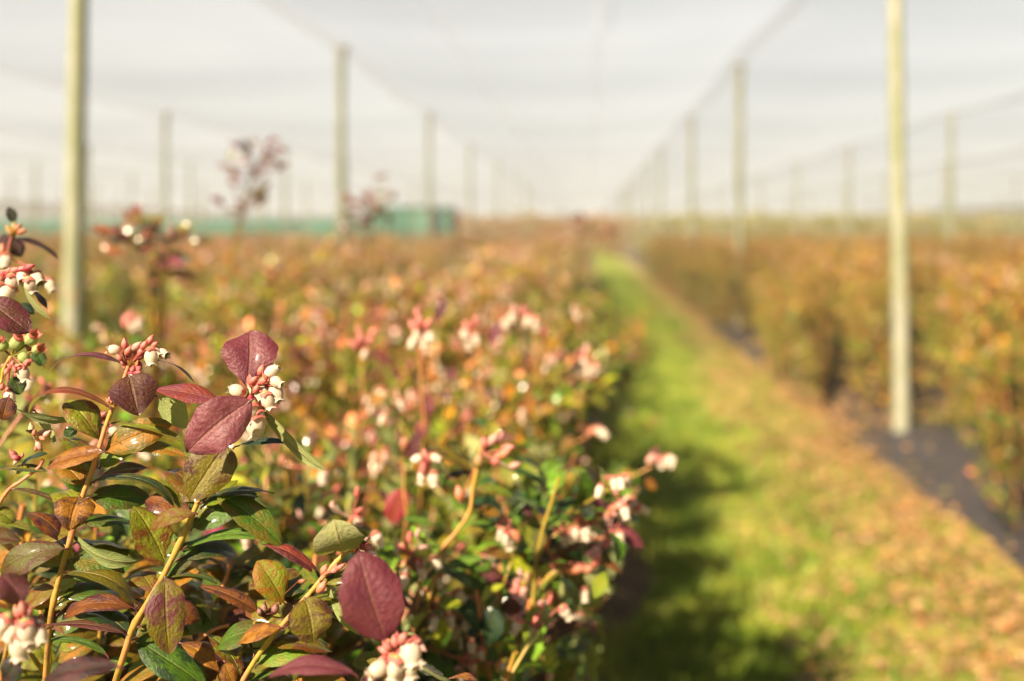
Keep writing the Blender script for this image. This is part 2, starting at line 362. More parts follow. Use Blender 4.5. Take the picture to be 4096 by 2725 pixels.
def shoot(parent, Z, pts, D, r0, r1, leaves=(), clusters=(), cols=('salmon', 'yellow'), name='shoot', origin=None, extra=0, xtop=30):
    """a stem (mesh) whose leaves and flower clusters are its children; pts are measured points from the low end up"""
    P = np.array([zp(p[3] if len(p) > 3 else Z, p[0], p[1], D+(p[2] if len(p) > 2 else 0)) for p in pts])
    r0, r1 = r0*.56, r1*.62; P = smooth_path(P, 40); P += np.stack([np.sin(np.linspace(0, 17, 40))*.0005]*3, 1)
    rr = np.linspace(r0, r1, 40)*(1+.34*np.maximum(0, np.sin(np.linspace(0, 34, 40)))**6)
    acc = Acc(); t = np.linspace(0, 1, 40)[:, None]
    ca, cb = (np.array(C[c]) if isinstance(c, str) else np.array(c) for c in cols)
    low = np.array(C['olive'])*.9
    tube(acc, P, rr, ca*t+(low*.4+ca*.6)*(1-t), cb*t+(low*.6+cb*.4)*(1-t), sides=12)
    o = acc.build(name, M_STEM, parent)
    if extra:
        r = np.random.default_rng(int(abs(P[0, 0])*1e4)+extra)
        for q in range(extra):
            i = int(np.interp(q/extra, [0, 1], [6, xtop])); b = P[i]+np.array([0, .004, 0]); sg = 1 if q % 2 else -1; a_ = R(r.uniform(-35, 50)); L = r.uniform(.032, .052)
            dv = nrm(np.array([sg*math.cos(a_), r.uniform(.1, 1.1), math.sin(a_)])); t = b+dv*L; b = b+dv*.004
            k1, k2 = [('green', 'olive2'), ('olive', 'green'), ('dgreen', 'olive2'), ('brown', 'olive'), ('olive', 'rust'), ('ygreen', 'olive'), ('rust', 'maroon'), ('lgreen', 'ygreen'), ('ygreen', 'rust'), ('orange', 'olive')][r.integers(10)]
            make_leaf(b, t, L*r.uniform(.42, .58), r.uniform(15, 80), r.uniform(20, 75), r.uniform(.1, .4), k1, k2, r.uniform(.8, 1.05), r.uniform(.6, .8), rs=int(r.integers(1e6)), nu=12, nv=6).build('leaf', [M_LEAF, M_STEM], o)
    for L in leaves: add_leaf(o, Z, D, *L[:4], **(L[4] if len(L) > 4 else {}))
    for cl in clusters: add_cluster(o, Z, D, **cl)
    return o
def add_leaf(parent, Z, D, base, tip, width, roll, Z2=None, d=0, dt=0, label=None, **kw):
    ZB = kw.pop('zb', Z2 or Z)
    b = zp(ZB, base[0], base[1], D+d); t = zp(Z2 or Z, tip[0], tip[1], D+d+dt)
    acc = make_leaf(b, t, zw(Z2 or Z, width, D+d), roll, **kw)
    o = acc.build('leaf', [M_LEAF, M_STEM], parent)
    if label: o['label'] = label
    return o
def add_cluster(parent, Z, D, root, bells=(), buds=(), bracts=(), berries=(), d=0, label=None, scale=1.0, Z2=None, seed=1):
    r = np.random.default_rng(seed); Z = Z2 or Z; D = D+d; acc = Acc(); Rt = zp(Z, root[0], root[1], D)
    for b in bells:
        x, y, s = b[:3]; ang = b[3] if len(b) > 3 else -90+r.uniform(-25, 25); dy = b[4] if len(b) > 4 else r.uniform(-.5, .2)
        Dv = nrm(np.array([math.cos(R(ang)), dy, math.sin(R(ang))])); sz = zw(Z, s, D)*scale*(1.16 if D < .8 else .88)
        c = zp(Z, x, y, D-.004+r.uniform(-.004, .004)); bell(acc, Rt, c-Dv*sz*.5, Dv, sz, r, 0, 'white')
    for b in buds:
        x, y, s, ang = b[:4]; col = b[4] if len(b) > 4 else 'pink'
        Dv = nrm(np.array([math.cos(R(ang)), r.uniform(-.6, .2), math.sin(R(ang))])); sz = zw(Z, s, D)*scale
        c = zp(Z, x, y, D-.003+r.uniform(-.004, .004)); bud(acc, Rt, c-Dv*sz*.5, Dv, sz, r, 0, col)
    for b in bracts:
        x, y, s, ang = b[:4]; Dv = nrm(np.array([math.cos(R(ang)), r.uniform(-.4, .1), math.sin(R(ang))])); sz = zw(Z, s, D)*scale
        c = zp(Z, x, y, D-.002); bract(acc, c-Dv*sz*.5, Dv, sz, r, b[4] if len(b) > 4 else 'salmon')
    for b in berries:
        x, y, s, ang = b[:4]; Dv = nrm(np.array([math.cos(R(ang)), r.uniform(-.5, 0), math.sin(R(ang))])); sz = zw(Z, s, D)*scale
        c = zp(Z, x, y, D-.003); berry(acc, c-Dv*sz*.5, Dv, sz, r); tube(acc, [Rt, (Rt+c)/2-np.array([0, 0, .001]), c-Dv*sz*.5], .0008, C['olive'], sides=6)
    o = acc.build('flower_cluster', M_PETAL, parent)
    if label: o['label'] = label
    return o

def K(**kw): return kw
# ================================================================ the near plants
near = empty('blueberry_bush', at(420, 3300, .78)*np.array([1, 1, 0])+np.array([0, 0, .12]),
             'nearest blueberry bush in sharp focus, purple leaves and two pink white blossom clusters', 'bush', 'blueberry bushes')
near_loc = np.array(near.location)

# --- first upright shoot: cluster of pink buds on top, heart-shaped brown leaf under it
shoot(None, Z4, [(250, 2300, .03), (300, 1568, .01), (335, 1180), (385, 960), (440, 740), (485, 560), (560, 300), (625, 150), (685, -40), (752, 1530, 0, Z3), (825, 1350, 0, Z3), (880, 1200, 0, Z3), (915, 1130, 0, Z3)], .70, .0036, .0021,
    cols=('salmon', 'yellow'), extra=22, xtop=28, leaves=[
    ((850, 1135), (318, 1240), 95, 76, K(Z2=Z3, curl=88, c1='purple2', c2='maroon', kend=1.5, d=.004)),
    ((1085, 1112), (1362, 1290), 66, 80, K(Z2=Z3, curl=50, c1='maroon', c2='purple', d=.008)),
    ((900, 1222), (968, 1505), 312, 4, K(Z2=Z3, curl=30, fold=.16, c1='brown', c2='maroon', p=.72, q=.75, d=-.006, dt=-.012, pet=.05, label='heart-shaped brown leaf below the bud cluster')),
    ((758, 1440), (200, 1492), 110, 72, K(Z2=Z3, curl=112, c1='rust', c2='red', kend=1.7, d=-.006)),
    ((60, 1425), (545, 1515), 125, 112, K(Z2=Z3, curl=-50, c1='dgreen', c2='dark', d=.012)),
    ((1105, 1375), (1300, 1590), 190, 150, K(Z2=Z3, curl=30, c1='ygreen', c2='lgreen', d=.02)),
    ((788, 1552), (240, 990), 90, 60, K(Z2=Z6, zb=Z3, curl=34, c1='ygreen', c2='olive', d=.004)),
    ((265, 1098), (-185, 1000), 125, 48, K(Z2=Z6, curl=34, c1='orange', c2='ygreen', d=.012)),
    ((690, 15), (314, 128), 178, 44, K(curl=34, fold=.35, c1='rust', c2='orange', p=.9, d=-.012)),
    ((640, 208), (1180, 378), 120, 58, K(curl=86, c1='dgreen', c2='olive', kend=1.4)),
    ((540, 318), (474, 548), 252, 2, K(curl=46, fold=.3, c1='orange', c2='brown', p=.66, q=.72, d=-.012, dt=-.012, pet=.05)),
    ((550, 285), (412, 112), 128, 30, K(curl=30, c1='green', c2='lgreen', d=.01)),
    ((505, 590), (955, 748), 175, 118, K(curl=-62, c1='lgreen', c2='green', kend=1.4, d=.004)),
    ((430, 670), (10, 850), 215, 34, K(curl=66, c1='olive2', c2='brown', d=-.004)),
    ((445, 830), (930, 1058), 165, 52, K(curl=78, c1='olive', c2='olive2', kend=1.5)),
    ((900, 1068), (422, 1150), 150, 46, K(curl=88, c1='rust', c2='maroon', d=.006)),
    ((365, 960), (520, 876), 96, 150, K(curl=20, c1='green', c2='lgreen', d=.01)),
    ((300, 1190), (858, 1250), 100, 60, K(curl=34, c1='brown', c2='purple', d=-.004)),
    ((720, 1385), (285, 1312), 88, 60, K(curl=60, c1='green', c2='lgreen', d=.006)),
    ((860, 1495), (620, 1468), 95, 60, K(Z2=Z8, zb=Z8, curl=30, c1='olive', c2='brown', d=.02)),
    ((960, 1130), (700, 1170), 92, 74, K(Z2=Z8, curl=50, c1='teal', c2='dgreen', d=.008)),
    ((700, 1150), (570, 1210), 110, 20, K(Z2=Z8, curl=20, c1='dgreen', c2='green', d=.02)),
    ((320, 1000), (500, 1290), 90, 140, K(Z2=Z8, curl=24, c1='ygreen', c2='lgreen', d=.03)),
    ((250, 1480), (150, 1560), 100, 60, K(Z2=Z8, curl=24, c1='ygreen', c2='olive', d=.03)),
    ], clusters=[K(Z2=Z8, root=(1150, 600), d=0, seed=3, scale=1.0, label='upright cluster of pink buds',
        bells=[(1018, 448, 105, 170), (1355, 515, 130, -82, -.2), (1460, 480, 105, -20), (1400, 470, 90, -40)],
        buds=[(1115, 390, 95, 95), (1225, 415, 110, 40, 'blush'), (1150, 455, 100, 60), (1345, 360, 95, 60), (1290, 405, 90, 55), (1070, 515, 80, 120), (1265, 460, 90, 60), (1195, 610, 95, -100, 'mag'), (1245, 600, 105, -80, 'mag'), (1115, 590, 80, -70), (1180, 660, 80, 0, 'mag'), (1230, 655, 80, 10, 'mag'), (1300, 490, 80, 30), (1385, 400, 70, 40), (1100, 560, 70, 100), (1135, 410, 60, 80), (1210, 480, 70, 90, 'salmon')],
        bracts=[(1190, 520, 120, 60), (1150, 545, 90, 110), (1225, 560, 90, 70), (1165, 480, 80, 60), (1180, 580, 110, 80, 'yellow')]),
        K(Z2=Z8, root=(990, 930), d=-.002, seed=4, buds=[(985, 885, 60, 80), (1010, 880, 50, 60, 'red'), (1000, 915, 55, 90, 'rust'), (968, 905, 50, 120)])])
# --- second upright shoot: three round purple leaves and the white blossoms
shoot(None, Z4, [(600, 2300, .03), (740, 1700, .01), (850, 1350), (905, 1200), (1010, 1025), (1110, 850), (1240, 580), (1310, 420), (1352, 330), (330, 1400, 0, Z6), (440, 1180, .006, Z6), (515, 1010, .006, Z6), (600, 830, .004, Z6), (680, 660, 0, Z6), (715, 600, 0, Z6)], .70, .0042, .002,
    cols=('salmon', 'yellow'), extra=22, xtop=25, leaves=[
    ((672, 600), (692, 218), 385, 0, K(Z2=Z6, curl=22, fold=.24, wave=.13, c1='purple', c2='purple2', p=1.45, q=.62, d=.002, dt=.02, label='round purple leaf standing above the white blossoms')),
    ((705, 700), (262, 1064), 350, 4, K(Z2=Z6, curl=34, fold=.26, wave=.12, c1='mauve', c2='purple2', p=.98, q=.66, d=-.03, dt=-.012, pet=.03, label='broad purple leaf left of the white blossoms')),
    ((470, 700), (38, 622), 168, 42, K(Z2=Z6, curl=30, fold=.2, c1='purple2', c2='red', p=.9, d=-.004)),
    ((535, 1008), (270, 1402), 330, 8, K(Z2=Z6, curl=26, fold=.22, c1='olive', c2='brown', p=.72, q=.66, d=-.012, dt=-.014, pet=.04)),
    ((790, 772), (1226, 1192), 132, 124, K(Z2=Z6, curl=-26, fold=.3, c1='ygreen', c2='maroon', d=.004)),
    ((600, 1018), (1000, 1002), 100, 68, K(Z2=Z6, curl=34, c1='teal', c2='dgreen', d=.01)),
    ((470, 1345), (387, 650), 205, 26, K(Z2=Z5, zb=Z6, curl=30, fold=.24, c1='green', c2='olive', p=.85, d=.004)),
    ((1258, 655), (285, 605), 120, 52, K(Z2=Z5, zb=Z4, curl=52, c1='green', c2='lgreen', d=.008)),
    ((640, 858), (252, 640), 130, 50, K(Z2=Z5, curl=46, fold=.4, c1='red', c2='maroon', d=.003)),
    ((1125, 775), (905, 380), 262, 14, K(curl=24, c1='ygreen', c2='rust', p=.95, d=.008)),
    ((1315, 430), (1018, 540), 125, 40, K(curl=66, c1='olive', c2='rust', d=-.006)),
    ((1120, 868), (1148, 1388), 262, 6, K(curl=26, fold=.2, c1='olive', c2='purple', p=.86, q=.7, d=-.014, dt=-.01, pet=.03, label='green leaf with purple mottling hanging from the stem')),
    ((1110, 862), (1472, 905), 112, 66, K(curl=56, c1='olive2', c2='green', d=.006)),
    ((225, 1095), (-165, 925), 140, 46, K(Z2=Z5, curl=36, fold=.35, c1='rust', c2='brown', d=-.002)),
    ((930, 1290), (1390, 1600), 235, 24, K(curl=30, c1='green', c2='dgreen', d=.01)),
    ((1225, 1308), (1600, 1560), 145, 34, K(curl=44, c1='orange', c2='rust', d=.004)),
    ((1480, 1400), (1290, 1325), 110, 56, K(curl=50, c1='grey', c2='dark', d=.012)),
    ((1090, 1480), (800, 1600), 130, 40, K(curl=40, c1='olive', c2='orange', d=.014)),
    ((1130, 830), (1060, 900), 90, 30, K(curl=20, c1='ygreen', c2='olive', d=.015)),
    ((700, 1470), (900, 1420), 90, 30, K(curl=20, c1='green', c2='lgreen', d=.03)),
    ], clusters=[K(Z2=Z6, root=(700, 650), seed=6, label='cluster of white bell blossoms with pink buds',
        bells=[(602, 632, 100, 160), (778, 648, 128, -60, -.6), (880, 650, 118, -70), (822, 705, 100, -70), (702, 785, 120, -95), (740, 880, 150, -88, .1), (850, 500, 95, 40, .2), (880, 570, 90, -30), (760, 815, 100, -85, .2)],
        buds=[(775, 492, 90, 65), (835, 525, 80, 20), (720, 560, 75, 40), (795, 560, 90, 30), (700, 610, 80, 120), (680, 670, 90, 180), (770, 730, 90, -50), (700, 690, 70, -100, 'mag'), (740, 620, 70, 60), (860, 590, 70, 10), (650, 640, 60, 150), (720, 705, 70, -60, 'mag'), (640, 680, 60, 190)],
        bracts=[(690, 640, 90, 80, 'cream'), (740, 590, 80, 50), (700, 560, 90, 95, 'pink')]),
        K(Z2=Z6, root=(560, 1010), seed=8, d=.004, buds=[(585, 950, 110, 70, 'dark'), (560, 965, 100, 85, 'maroon'), (610, 940, 80, 60, 'maroon')])])
# --- third shoot, leaning right
shoot(None, Z5, [(-260, 2300, .03), (20, 1750, .01), (120, 1568), (245, 1365), (380, 1195), (560, 990), (700, 820), (830, 682), (880, 650)], .685, .0034, .0022,
    cols=('salmon', 'yellow'), extra=20, xtop=30, leaves=[
    ((820, 690), (735, 470), 330, 168, K(curl=-96, fold=.1, c1='olive', c2='purple', p=1.5, q=.7, kend=2.2, d=.004, dt=-.03, pet=.1)),
    ((400, 1035), (215, 752), 225, 16, K(curl=30, fold=.3, c1='ygreen', c2='orange', p=1.15, q=.72, d=0)),
    ((540, 1008), (600, 1305), 290, 12, K(curl=74, fold=.2, c1='olive', c2='brown', p=.9, q=.6, d=-.02, dt=-.01, pet=.04)),
    ((372, 1205), (88, 1312), 135, 38, K(curl=60, c1='orange', c2='rust', d=-.004)),
    ((690, 905), (918, 1262), 95, 128, K(curl=-34, c1='lgreen', c2='ygreen', d=.008)),
    ((545, 1310), (470, 1568), 120, 60, K(curl=34, c1='olive', c2='dgreen', d=.008)),
    ((120, 1325), (465, 1570), 80, 60, K(curl=24, c1='olive', c2='olive2', d=.01)),
    ((240, 1370), (180, 1240), 130, 160, K(curl=24, c1='lgreen', c2='ygreen', d=.006)),
    ((350, 1290), (480, 1280), 80, 60, K(curl=24, c1='teal', c2='dgreen', d=.015)),
    ((820, 1568), (480, 1500), 150, 30, K(curl=30, c1='orange', c2='ygreen', d=.03)),
    ((460, 1568), (560, 1490), 110, 30, K(curl=30, c1='orange', c2='rust', d=.02)),
    ((0, 1440), (60, 1600), 120, 10, K(curl=30, c1='orange', c2='rust', d=-.006)),
    ((270, 920), (165, 925), 60, 60, K(curl=30, c1='purple', c2='olive', d=.01)),
    ((880, 650), (1030, 735), 60, 120, K(curl=-20, c1='grey', c2='cream', d=.004)),
    ], clusters=[K(root=(840, 690), seed=11, scale=.95, d=.004,
        buds=[(890, 650, 100, 20, 'blush'), (940, 640, 100, 0), (975, 660, 90, -30), (900, 625, 80, 50, 'blush'), (950, 610, 70, 30, 'grey'), (925, 670, 90, -20, 'blush'), (985, 690, 80, -60, 'cream'), (870, 670, 60, 90)], bells=[(1000, 715, 80, -50)]),
        K(root=(650, 860), seed=12, buds=[(675, 812, 95, 60, 'salmon'), (760, 800, 90, 20, 'salmon'), (780, 790, 80, 30), (655, 930, 95, 50, 'salmon'), (745, 815, 70, 200)])])
# --- side twig with dark buds
shoot(None, Z5, [(60, 1500, .01), (110, 1370, .006), (220, 1140, .006), (320, 1070, .004), (385, 1030, .002)], .69, .0026, .0016, cols=('olive', 'brown'),
    leaves=[((70, 1480), (-60, 1568), 90, 30, K(curl=30, c1='orange', c2='olive'))],
    clusters=[K(root=(250, 1120), seed=13, buds=[(262, 1085, 95, 85, 'brown'), (340, 1080, 90, 60, 'maroon'), (520, 890, 60, 10, 'rust'), (235, 1100, 60, 110, 'brown')])])
# --- the big soft purple leaf and blossoms hanging nearest the lens
shoot(None, Z5, [(1010, 2100, .03), (1060, 1700, .01), (1090, 1480, .006), (1100, 1330, .002), (1110, 1285, 0)], .585, .0026, .0016, cols=('salmon', 'yellow'), leaves=[
    ((1092, 1292), (900, 690), 425, 4, K(curl=30, fold=.22, wave=.12, c1='purple', c2='purple2', p=1.02, q=.62, d=0, dt=.005, label='big oval purple leaf nearest the lens')),
    ((870, 1515), (292, 1540), 165, 46, K(curl=62, c1='purple', c2='purple2', kend=1.3, d=-.005)),
    ((1310, 1462), (1600, 1590), 80, 110, K(curl=-20, c1='grey', c2='dark', d=.05)),
    ((1080, 1500), (850, 1640), 120, 40, K(curl=20, c1='purple', c2='maroon', d=0)),
    ((1530, 1545), (1705, 1560), 70, 60, K(curl=50, c1='orange', c2='purple', d=.09)),
    ((1090, 1440), (860, 1445), 150, 40, K(curl=20, c1='olive', c2='ygreen', d=.16)),
    ((1300, 1480), (1480, 1530), 110, 50, K(curl=20, c1='grey', c2='dgreen', d=.14)),
    ], clusters=[K(root=(1170, 1340), seed=15, d=0, label='white blossoms at the bottom edge, softly out of focus',
        bells=[(1262, 1372, 165, -80, -.3), (1035, 1490, 125, 200, -.6), (1152, 1485, 130, -100), (1255, 1478, 120, -80), (1130, 1575, 120, -100), (1250, 1560, 120, -80), (1190, 1530, 110, -90), (1310, 1440, 80, -30), (1200, 1420, 110, -90)],
        buds=[(1205, 1278, 110, 60), (1100, 1330, 100, 120), (1150, 1300, 100, 90), (1260, 1300, 90, 30), (1325, 1335, 100, -20, 'blush'), (1080, 1360, 90, 160), (1130, 1400, 90, -110, 'salmon'), (1170, 1270, 80, 90, 'mag'), (1070, 1420, 80, 200), (1300, 1300, 70, 10)])])
# --- soft shoot at the bottom left, shade put into its dark leaf colours, with hanging white blossoms
shoot(None, Z4, [(60, 2100, .02), (90, 1700, .0), (110, 1400, .004), (140, 1120, 0), (150, 1040, 0)], .575, .0026, .0016, cols=('olive', 'brown'), leaves=[
    ((160, 1045), (5, 850), 205, 20, K(curl=40, c1='purple', c2='brown', p=1.1, q=.7)),
    ((800, 1470), (300, 1560), 185, 40, K(curl=50, c1='dark', c2='maroon', d=-.01)),
    ((30, 1560), (140, 1390), 170, 20, K(curl=30, c1='dark', c2='dgreen', d=.0)),
    ((-60, 1290), (70, 1300), 90, 30, K(curl=30, c1='orange', c2='orange', d=.03)),
    ((140, 1160), (-40, 1110), 60, 60, K(curl=30, c1='dark', c2='maroon', d=.02)),
    ], clusters=[K(root=(150, 1100), seed=17, label='white blossoms in the lower left corner',
        bells=[(28, 1185, 120, -120), (92, 1225, 130, -110), (182, 1238, 130, -80), (245, 1205, 120, -50), (140, 1330, 160, -90), (272, 1260, 110, -60), (60, 1180, 100, -130), (215, 1290, 110, -75)],
        buds=[(150, 1080, 110, 90), (190, 1110, 110, 60), (200, 1170, 110, -70, 'blush'), (120, 1100, 90, 110), (100, 1150, 80, 170), (170, 1060, 70, 80), (140, 1160, 90, -90, 'blush')])])
for (pts, D, n) in [([(-60, 1900, .02), (60, 1300), (130, 900), (150, 620)], .80, 22), ([(500, 2000, .02), (620, 1500), (700, 1150), (760, 900)], .80, 24), ([(1150, 2000, .02), (1250, 1500), (1420, 1150), (1520, 900), (1560, 760)], .82, 24),
                    ([(900, 2000, .02), (1060, 1600), (1240, 1400), (1400, 1250), (1560, 1180)], .78, 20), ([(1500, 2000, .02), (1640, 1600), (1800, 1350), (1900, 1200)], .80, 20), ([(250, 1900, .02), (330, 1500), (300, 1250), (250, 1000)], .78, 18), ([(2000, 2000, .02), (2060, 1650), (2160, 1450), (2240, 1330)], .88, 20), ([(760, 1800, .02), (900, 1300), (960, 1050), (1050, 820)], .88, 20)]:
    shoot(None, Z4, pts, D, .0036, .0018, extra=n, xtop=39, cols=('olive', 'salmon'))
NEAR_SHOOTS = [o for o in bpy.data.objects if o.name.split('.')[0] == 'shoot' and o.parent is None]
for o in NEAR_SHOOTS:
    o.parent = near; o.location = -near_loc       # the shoots' meshes are in world units, the bush's origin is at its foot

# ================================================================ the bush cut by the left edge of the frame
edge = empty('blueberry_bush', (-.62, .86, .12), 'blueberry bush at the left edge of the frame bearing green berries and white bells', 'bush', 'blueberry bushes')
before = set(bpy.data.objects)
shoot(None, Z3, [(-330, 2600, .02), (-120, 1800, .01), (-20, 1350), (10, 1250), (45, 1150), (75, 1090), (95, 1060)], .74, .003, .0018, cols=('ygreen', 'yellow'), leaves=[
    ((60, 1372), (15, 1535), 150, 10, K(curl=40, c1='rust', c2='maroon', d=-.03)),
    ((90, 1232), (135, 1358), 118, 12, K(curl=30, c1='green', c2='dark', p=.9)),
    ((-60, 1450), (60, 1540), 70, 50, K(curl=20, c1='lgreen', c2='green', d=-.02)),
    ((390, 590), (300, 450), 120, 20, K(Z2=Z8, curl=20, c1='green', c2='dgreen', d=.03)),
    ((130, 720), (236, 800), 100, 40, K(Z2=Z3, curl=20, c1='teal', c2='dgreen', d=.05)),
    ((-80, 700), (205, 925), 250, 22, K(Z2=Z3, curl=30, fold=.1, c1='brown', c2='purple', p=.95, q=.6, d=-.05, label='dark brown leaf cut by the left edge')),
    ], clusters=[K(Z2=Z8, root=(95, 500), seed=21, scale=1.0, label='cluster of green berries with pink crowns',
        berries=[(150, 385, 135, 60), (280, 350, 125, 50), (20, 410, 110, 110), (335, 445, 100, 20), (215, 520, 110, -50)],
        buds=[(255, 435, 70, 120, 'mag'), (240, 500, 70, 30, 'red'), (30, 590, 60, 40), (60, 640, 70, -110), (110, 575, 70, 60), (130, 620, 70, -60), (90, 600, 60, 130), (155, 590, 60, 10), (140, 660, 60, -80), (215, 610, 60, -100), (20, 780, 80, 60), (65, 800, 60, 40)],
        bells=[(210, 660, 125, -75, 0), (85, 870, 110, -60)])])
shoot(None, Z3, [(-420, 2400, .03), (-300, 1400, .02), (-170, 760), (-90, 560), (0, 500), (110, 485), (215, 470)], .76, .0026, .0014, cols=('olive', 'brown'), leaves=[
    ((150, 578), (378, 850), 85, 118, K(curl=-34, c1='ygreen', c2='maroon', label='pale folded leaf hanging beside the post')),
    ((190, 590), (330, 760), 90, 70, K(curl=20, c1='dark', c2='maroon', d=.02)),
    ], clusters=[K(root=(70, 500), seed=23, label='row of white bells on an arching twig',
        bells=[(85, 582, 100, -85), (160, 540, 95, -60, -.9), (262, 548, 100, -45), (42, 668, 130, -110, -.4), (215, 595, 90, -75, .3), (-10, 640, 110, -100)],
        buds=[(100, 490, 75, 20), (200, 470, 80, 25, 'mag'), (150, 485, 80, 30), (20, 515, 80, 200, 'mag'), (60, 495, 60, 60), (10, 550, 80, -120, 'red'), (120, 500, 60, 80), (180, 490, 70, 0)])])
shoot(None, Z3, [(-300, 2000, .03), (-60, 900, .02), (20, 520), (60, 400), (80, 260), (95, 170)], .92, .003, .0018, cols=('brown', 'olive'), leaves=[
    ((95, 160), (55, 50), 70, 10, K(curl=20, c1='dark', c2='dgreen')),
    ((110, 265), (405, 410), 84, 60, K(curl=44, c1='dark', c2='maroon')),
    ((60, 255), (150, 400), 120, 20, K(curl=24, c1='dark', c2='maroon', d=.01)),
    ((80, 260), (-30, 300), 90, 50, K(curl=24, c1='dark', c2='maroon', d=.02)),
    ((60, 420), (-60, 330), 90, 50, K(curl=24, c1='rust', c2='maroon', d=.02)),
    ], clusters=[K(root=(90, 230), seed=25, scale=1.0, buds=[(75, 225, 80, 120, 'yellow'), (120, 200, 80, 50, 'orange'), (100, 190, 80, 90, 'ygreen'), (150, 220, 70, 20, 'salmon'), (60, 200, 60, 130, 'yellow')],
        bells=[(40, 430, 120, -85)]),
        K(root=(20, 380), seed=26, buds=[(15, 350, 90, 90, 'salmon'), (0, 390, 90, 60)], bells=[(352, 596, 110, -60)])])
shoot(None, Z4, [(-160, 900, .01), (-40, 500), (0, 360), (60, 268), (150, 205), (255, 125), (300, 60)], .73, .0026, .0016, cols=('salmon', 'pink'), leaves=[
    ((-70, 140), (325, 145), 88, 62, K(curl=26, c1='olive', c2='dgreen')),
    ((150, 92), (325, 25), 90, 66, K(curl=40, c1='teal', c2='dgreen')),
    ((90, 262), (408, 370), 70, 62, K(curl=36, c1='brown', c2='olive')),
    ((-40, 400), (100, 495), 120, 30, K(curl=40, c1='ygreen', c2='olive')),
    ((-80, 490), (218, 545), 80, 52, K(curl=40, c1='olive', c2='ygreen')),
    ((-120, 600), (145, 625), 120, 40, K(curl=40, c1='brown', c2='olive2')),
    ((-80, 700), (30, 590), 90, 50, K(curl=40, c1='dark', c2='brown', d=.02)),
    ], clusters=[K(Z2=Z8, root=(320, 1260), seed=28, bells=(), buds=[(280, 1150, 90, 100, 'cream'), (310, 1190, 80, 60, 'salmon'), (380, 1190, 90, 20, 'blush'), (420, 1200, 80, 40, 'blush'), (350, 1310, 90, -60, 'blush'), (380, 1240, 70, -20, 'salmon'), (330, 1320, 70, -110), (270, 1180, 60, 160, 'brown')]),
        K(Z2=Z8, root=(180, 1400), seed=29, buds=[(120, 1380, 100, 110), (140, 1415, 90, 160, 'mag'), (200, 1395, 50, 60), (150, 1440, 80, -120, 'cream')]),
        K(Z2=Z8, root=(900, 1080), d=.05, seed=30, buds=[(780, 1050, 70, 110, 'red'), (850, 1060, 90, 40, 'red'), (920, 1030, 90, 30, 'mag'), (880, 1020, 80, 80, 'red'), (940, 1060, 70, 0, 'red'), (820, 1070, 70, 150)], bells=[(1020, 1180, 110, -30, .2)])])
for o in [o for o in bpy.data.objects if o not in before and o.name.split('.')[0] == 'shoot']:
    o.parent = edge; o.location = -np.array(edge.location)

# ================================================================ the bush just behind, its twigs arching over the grass
arch = empty('blueberry_bush', (-.20, 1.12, .12), 'blueberry bush beside the grass with blossom twigs arching out over the path edge', 'bush', 'blueberry bushes')
before = set(bpy.data.objects)
SY = ('salmon', 'yellow')
shoot(None, Z7, [(300, 2300, .05), (380, 1700), (430, 1500), (540, 1360), (640, 1250), (700, 1190), (735, 1110)], 1.02, .0048, .003, cols=('orange', 'salmon'), leaves=[
    ((612, 1048), (430, 940), 100, 34, K(curl=30, c1='purple', c2='brown')),
    ((645, 1085), (622, 1262), 140, 10, K(curl=20, c1='maroon', c2='dark', d=-.03)),
    ((525, 1150), (498, 1362), 140, 10, K(curl=20, c1='dgreen', c2='teal', d=-.03)),
    ((715, 1120), (978, 1280), 80, 56, K(curl=24, c1='teal', c2='olive')),
    ((850, 1110), (972, 1312), 84, 30, K(curl=20, c1='olive', c2='orange', d=.03)),
    ((560, 1480), (830, 1500), 100, 50, K(curl=30, c1='dgreen', c2='green', d=.03)),
    ((420, 1520), (250, 1400), 110, 30, K(curl=30, c1='dgreen', c2='green', d=.03)),
    ((600, 1400), (780, 1460), 90, 40, K(curl=30, c1='ygreen', c2='olive', d=.02)),
    ], clusters=[K(root=(680, 1050), seed=41, buds=[(650, 1040, 80, 100), (690, 1060, 90, 60, 'blush'), (670, 980, 90, 90, 'blush'), (700, 1000, 100, 70, 'yellow'), (640, 1070, 70, 160), (690, 1085, 70, -60, 'blush')])])
shoot(None, Z7, [(500, 2200, .06), (640, 1500), (692, 1320), (730, 1160), (800, 1020), (880, 950), (980, 960), (1060, 930), (1110, 900)], 1.06, .004, .0026, cols=('yellow', 'salmon'), leaves=[
    ((890, 940), (1018, 1098), 80, 24, K(curl=20, c1='brown', c2='olive')),
    ((1000, 960), (1175, 1078), 70, 140, K(curl=20, c1='ygreen', c2='cream')),
    ((1105, 905), (1240, 968), 80, 60, K(curl=60, c1='rust', c2='orange')),
    ((1050, 1010), (1095, 1170), 60, 150, K(curl=-30, c1='ygreen', c2='lgreen')),
    ((1170, 695), (1362, 822), 96, 40, K(curl=20, c1='purple2', c2='purple')),
    ((1000, 960), (1110, 1110), 90, 30, K(curl=20, c1='rust', c2='ygreen', d=.02)),
    ((960, 900), (720, 900), 80, 50, K(curl=20, c1='dgreen', c2='teal', d=.02)),
    ((820, 1040), (740, 1140), 70, 50, K(curl=20, c1='ygreen', c2='olive', d=.02)),
    ((840, 860), (990, 920), 90, 40, K(curl=20, c1='olive', c2='rust', d=.02)),
    ((1040, 860), (1130, 830), 110, 40, K(curl=20, c1='dark', c2='maroon', d=-.01)),
    ], clusters=[K(root=(860, 900), seed=43, buds=[(870, 905, 80, 60), (990, 945, 90, 10, 'salmon'), (1100, 890, 80, 70), (1045, 940, 90, 20, 'salmon'), (760, 860, 70, 90, 'blush'), (800, 780, 110, 100, 'salmon')])])
